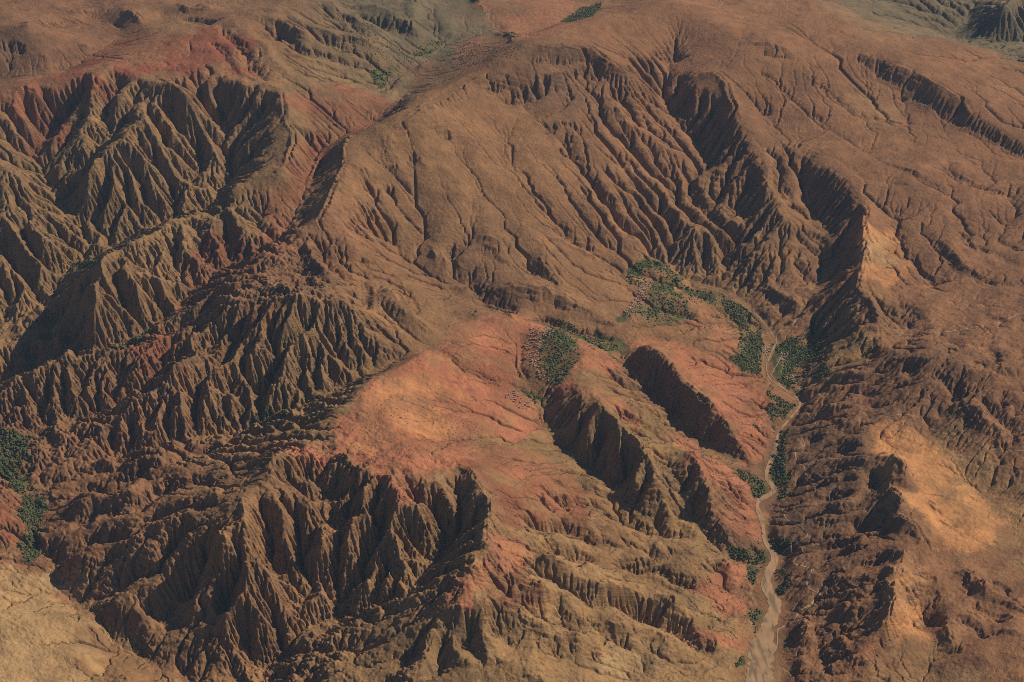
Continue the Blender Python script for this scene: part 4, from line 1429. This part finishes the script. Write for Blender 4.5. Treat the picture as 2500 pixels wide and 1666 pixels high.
VILLAGES = [
 ("1535 775 1522 765 1545 735 1553 712 1562 690 1592 686 1578 712 1572 738 1555 752", 11.5, 110, "the village beside green terraces", "houses of the village left of the green terraces"),
 ("1300 800 1345 800 1358 812 1330 845 1312 870 1320 905 1345 938 1328 935 1296 905 1280 870 1283 835", 12, 110, "the village on pink rock shelf", "houses of the village on the pink rock shelf"),
 ("1228 965 1255 952 1290 992 1272 1000 1245 992", 13, 26, "the hamlet by the canyon mouth", "houses of the hamlet by the canyon mouth"),
 ("1866 843 1884 842 1884 862 1868 882", 12, 22, "the oasis cluster left of river", "houses of the oasis cluster left of the river"),
 ("1903 862 1932 856 1918 892 1912 890", 12, 22, "the oasis cluster right of river", "houses of the oasis cluster right of the river"),
 ("1912 915 1936 912 1948 930 1940 940 1918 928", 12, 14, "the spur inside oasis grove", "houses on the spur inside the oasis"),
 ("2006 865 2030 870 2036 905 2022 898", 11, 16, "the oasis grove's right rim hamlet", "houses at the right rim of the oasis"),
 ("1815 1062 1868 1080 1862 1112 1830 1105", 12, 24, "the cluster below pink slope", "houses at the foot of the last pink slope"),
 ("1905 1350 1925 1332 1942 1340 1930 1356 1912 1362", 12, 12, "the roadside hamlet at river bend", "houses of the hamlet at the road"),
 ("1972 1422 1990 1420 1998 1440 1982 1442", 12, 7, "the group inside road loop", "houses inside the road loop"),
 ("1820 1305 1850 1318 1866 1345 1840 1340", 13, 12, "the left bank cluster", "houses on the left bank opposite the hamlet"),
 ("1800 1400 1830 1420 1850 1478 1828 1500 1815 1450", 14, 18, "the cluster among pink outcrops", "houses among the pink outcrops"),
 ("1020 500 1032 500 1036 516 1026 518", 11, 5, "the high plateau hamlet", "houses of the high plateau hamlet"),
 ("60 1095 92 1105 85 1150 70 1130", 14, 8, "the hamlet by far left grove", "houses beside the left grove"),
]
rest = []
count = 0
g = np.random.default_rng(99)
for k, (px, sp, cap, lab, grp) in enumerate(VILLAGES):
    x, y = random_in(list(map(float, px.split())), sp * 0.45, 3000 + k, 1.0)
    ok = off_river(x, y, 8); x, y = x[ok], y[ok]
    sel = []
    for i in range(len(x)):
        if all((x[i] - x[j]) ** 2 + (y[i] - y[j]) ** 2 > sp * sp for j in sel):
            sel.append(i)
        if len(sel) >= cap: break
    if not sel: continue
    words = place_words(x[sel], y[sel])
    for i, w in zip(sel, words):
        if count < 298:
            hk = int(g.integers(0, 8)); me = HOUSES[hk]
            o = bpy.data.objects.new("mud_house", me); scene.collection.objects.link(o)
            s = float(g.uniform(0.75, 1.15))
            o.location = (float(x[i]), float(y[i]), float(height_at(Z, x[i], y[i])) + 0.3)
            o.rotation_euler = (0, 0, float(g.choice([0, 1.57, 3.14]) + g.normal() * 0.2 + 0.5)); o.scale = (s, s, s)
            hl = "%s %s house %s of %s" % ("small" if s < 0.88 else "large" if s > 1.04 else "plain", HTONE[hk], w, lab)
            tag(o, hl, "house", grp); count += 1
print("houses", count)
def build_haze():
    x, y0, y1, z0, z1 = 30000, -20000, 40000, -300, CAM_H + 60
    me = bpy.data.meshes.new("haze")
    v = [(sx * x, y, z) for z in (z0, z1) for y in (y0, y1) for sx in (-1, 1)]
    f = [(0, 1, 3, 2), (4, 6, 7, 5), (0, 4, 5, 1), (2, 3, 7, 6), (0, 2, 6, 4), (1, 5, 7, 3)]
    me.from_pydata(v, [], f)
    bm = bmesh.new(); bm.from_mesh(me); bmesh.ops.recalc_face_normals(bm, faces=bm.faces); bm.to_mesh(me); bm.free()
    m = bpy.data.materials.new("haze"); m.use_nodes = True
    N, L = m.node_tree.nodes, m.node_tree.links
    N.remove(N["Principled BSDF"])
    pv = N.new("ShaderNodeVolumePrincipled")
    pv.inputs["Color"].default_value = HAZE_COL
    pv.inputs["Density"].default_value = HAZE_D
    pv.inputs["Anisotropy"].default_value = 0.0
    L.new(pv.outputs[0], N["Material Output"].inputs["Volume"])
    me.materials.append(m)
    o = bpy.data.objects.new("haze", me); scene.collection.objects.link(o); o["kind"] = "stuff"
    o["label"] = "thin bluish haze hanging in the air over the mountains"
HAZE_COL = (0.42, 0.66, 1.0, 1); HAZE_D = 0.92e-5
build_haze()
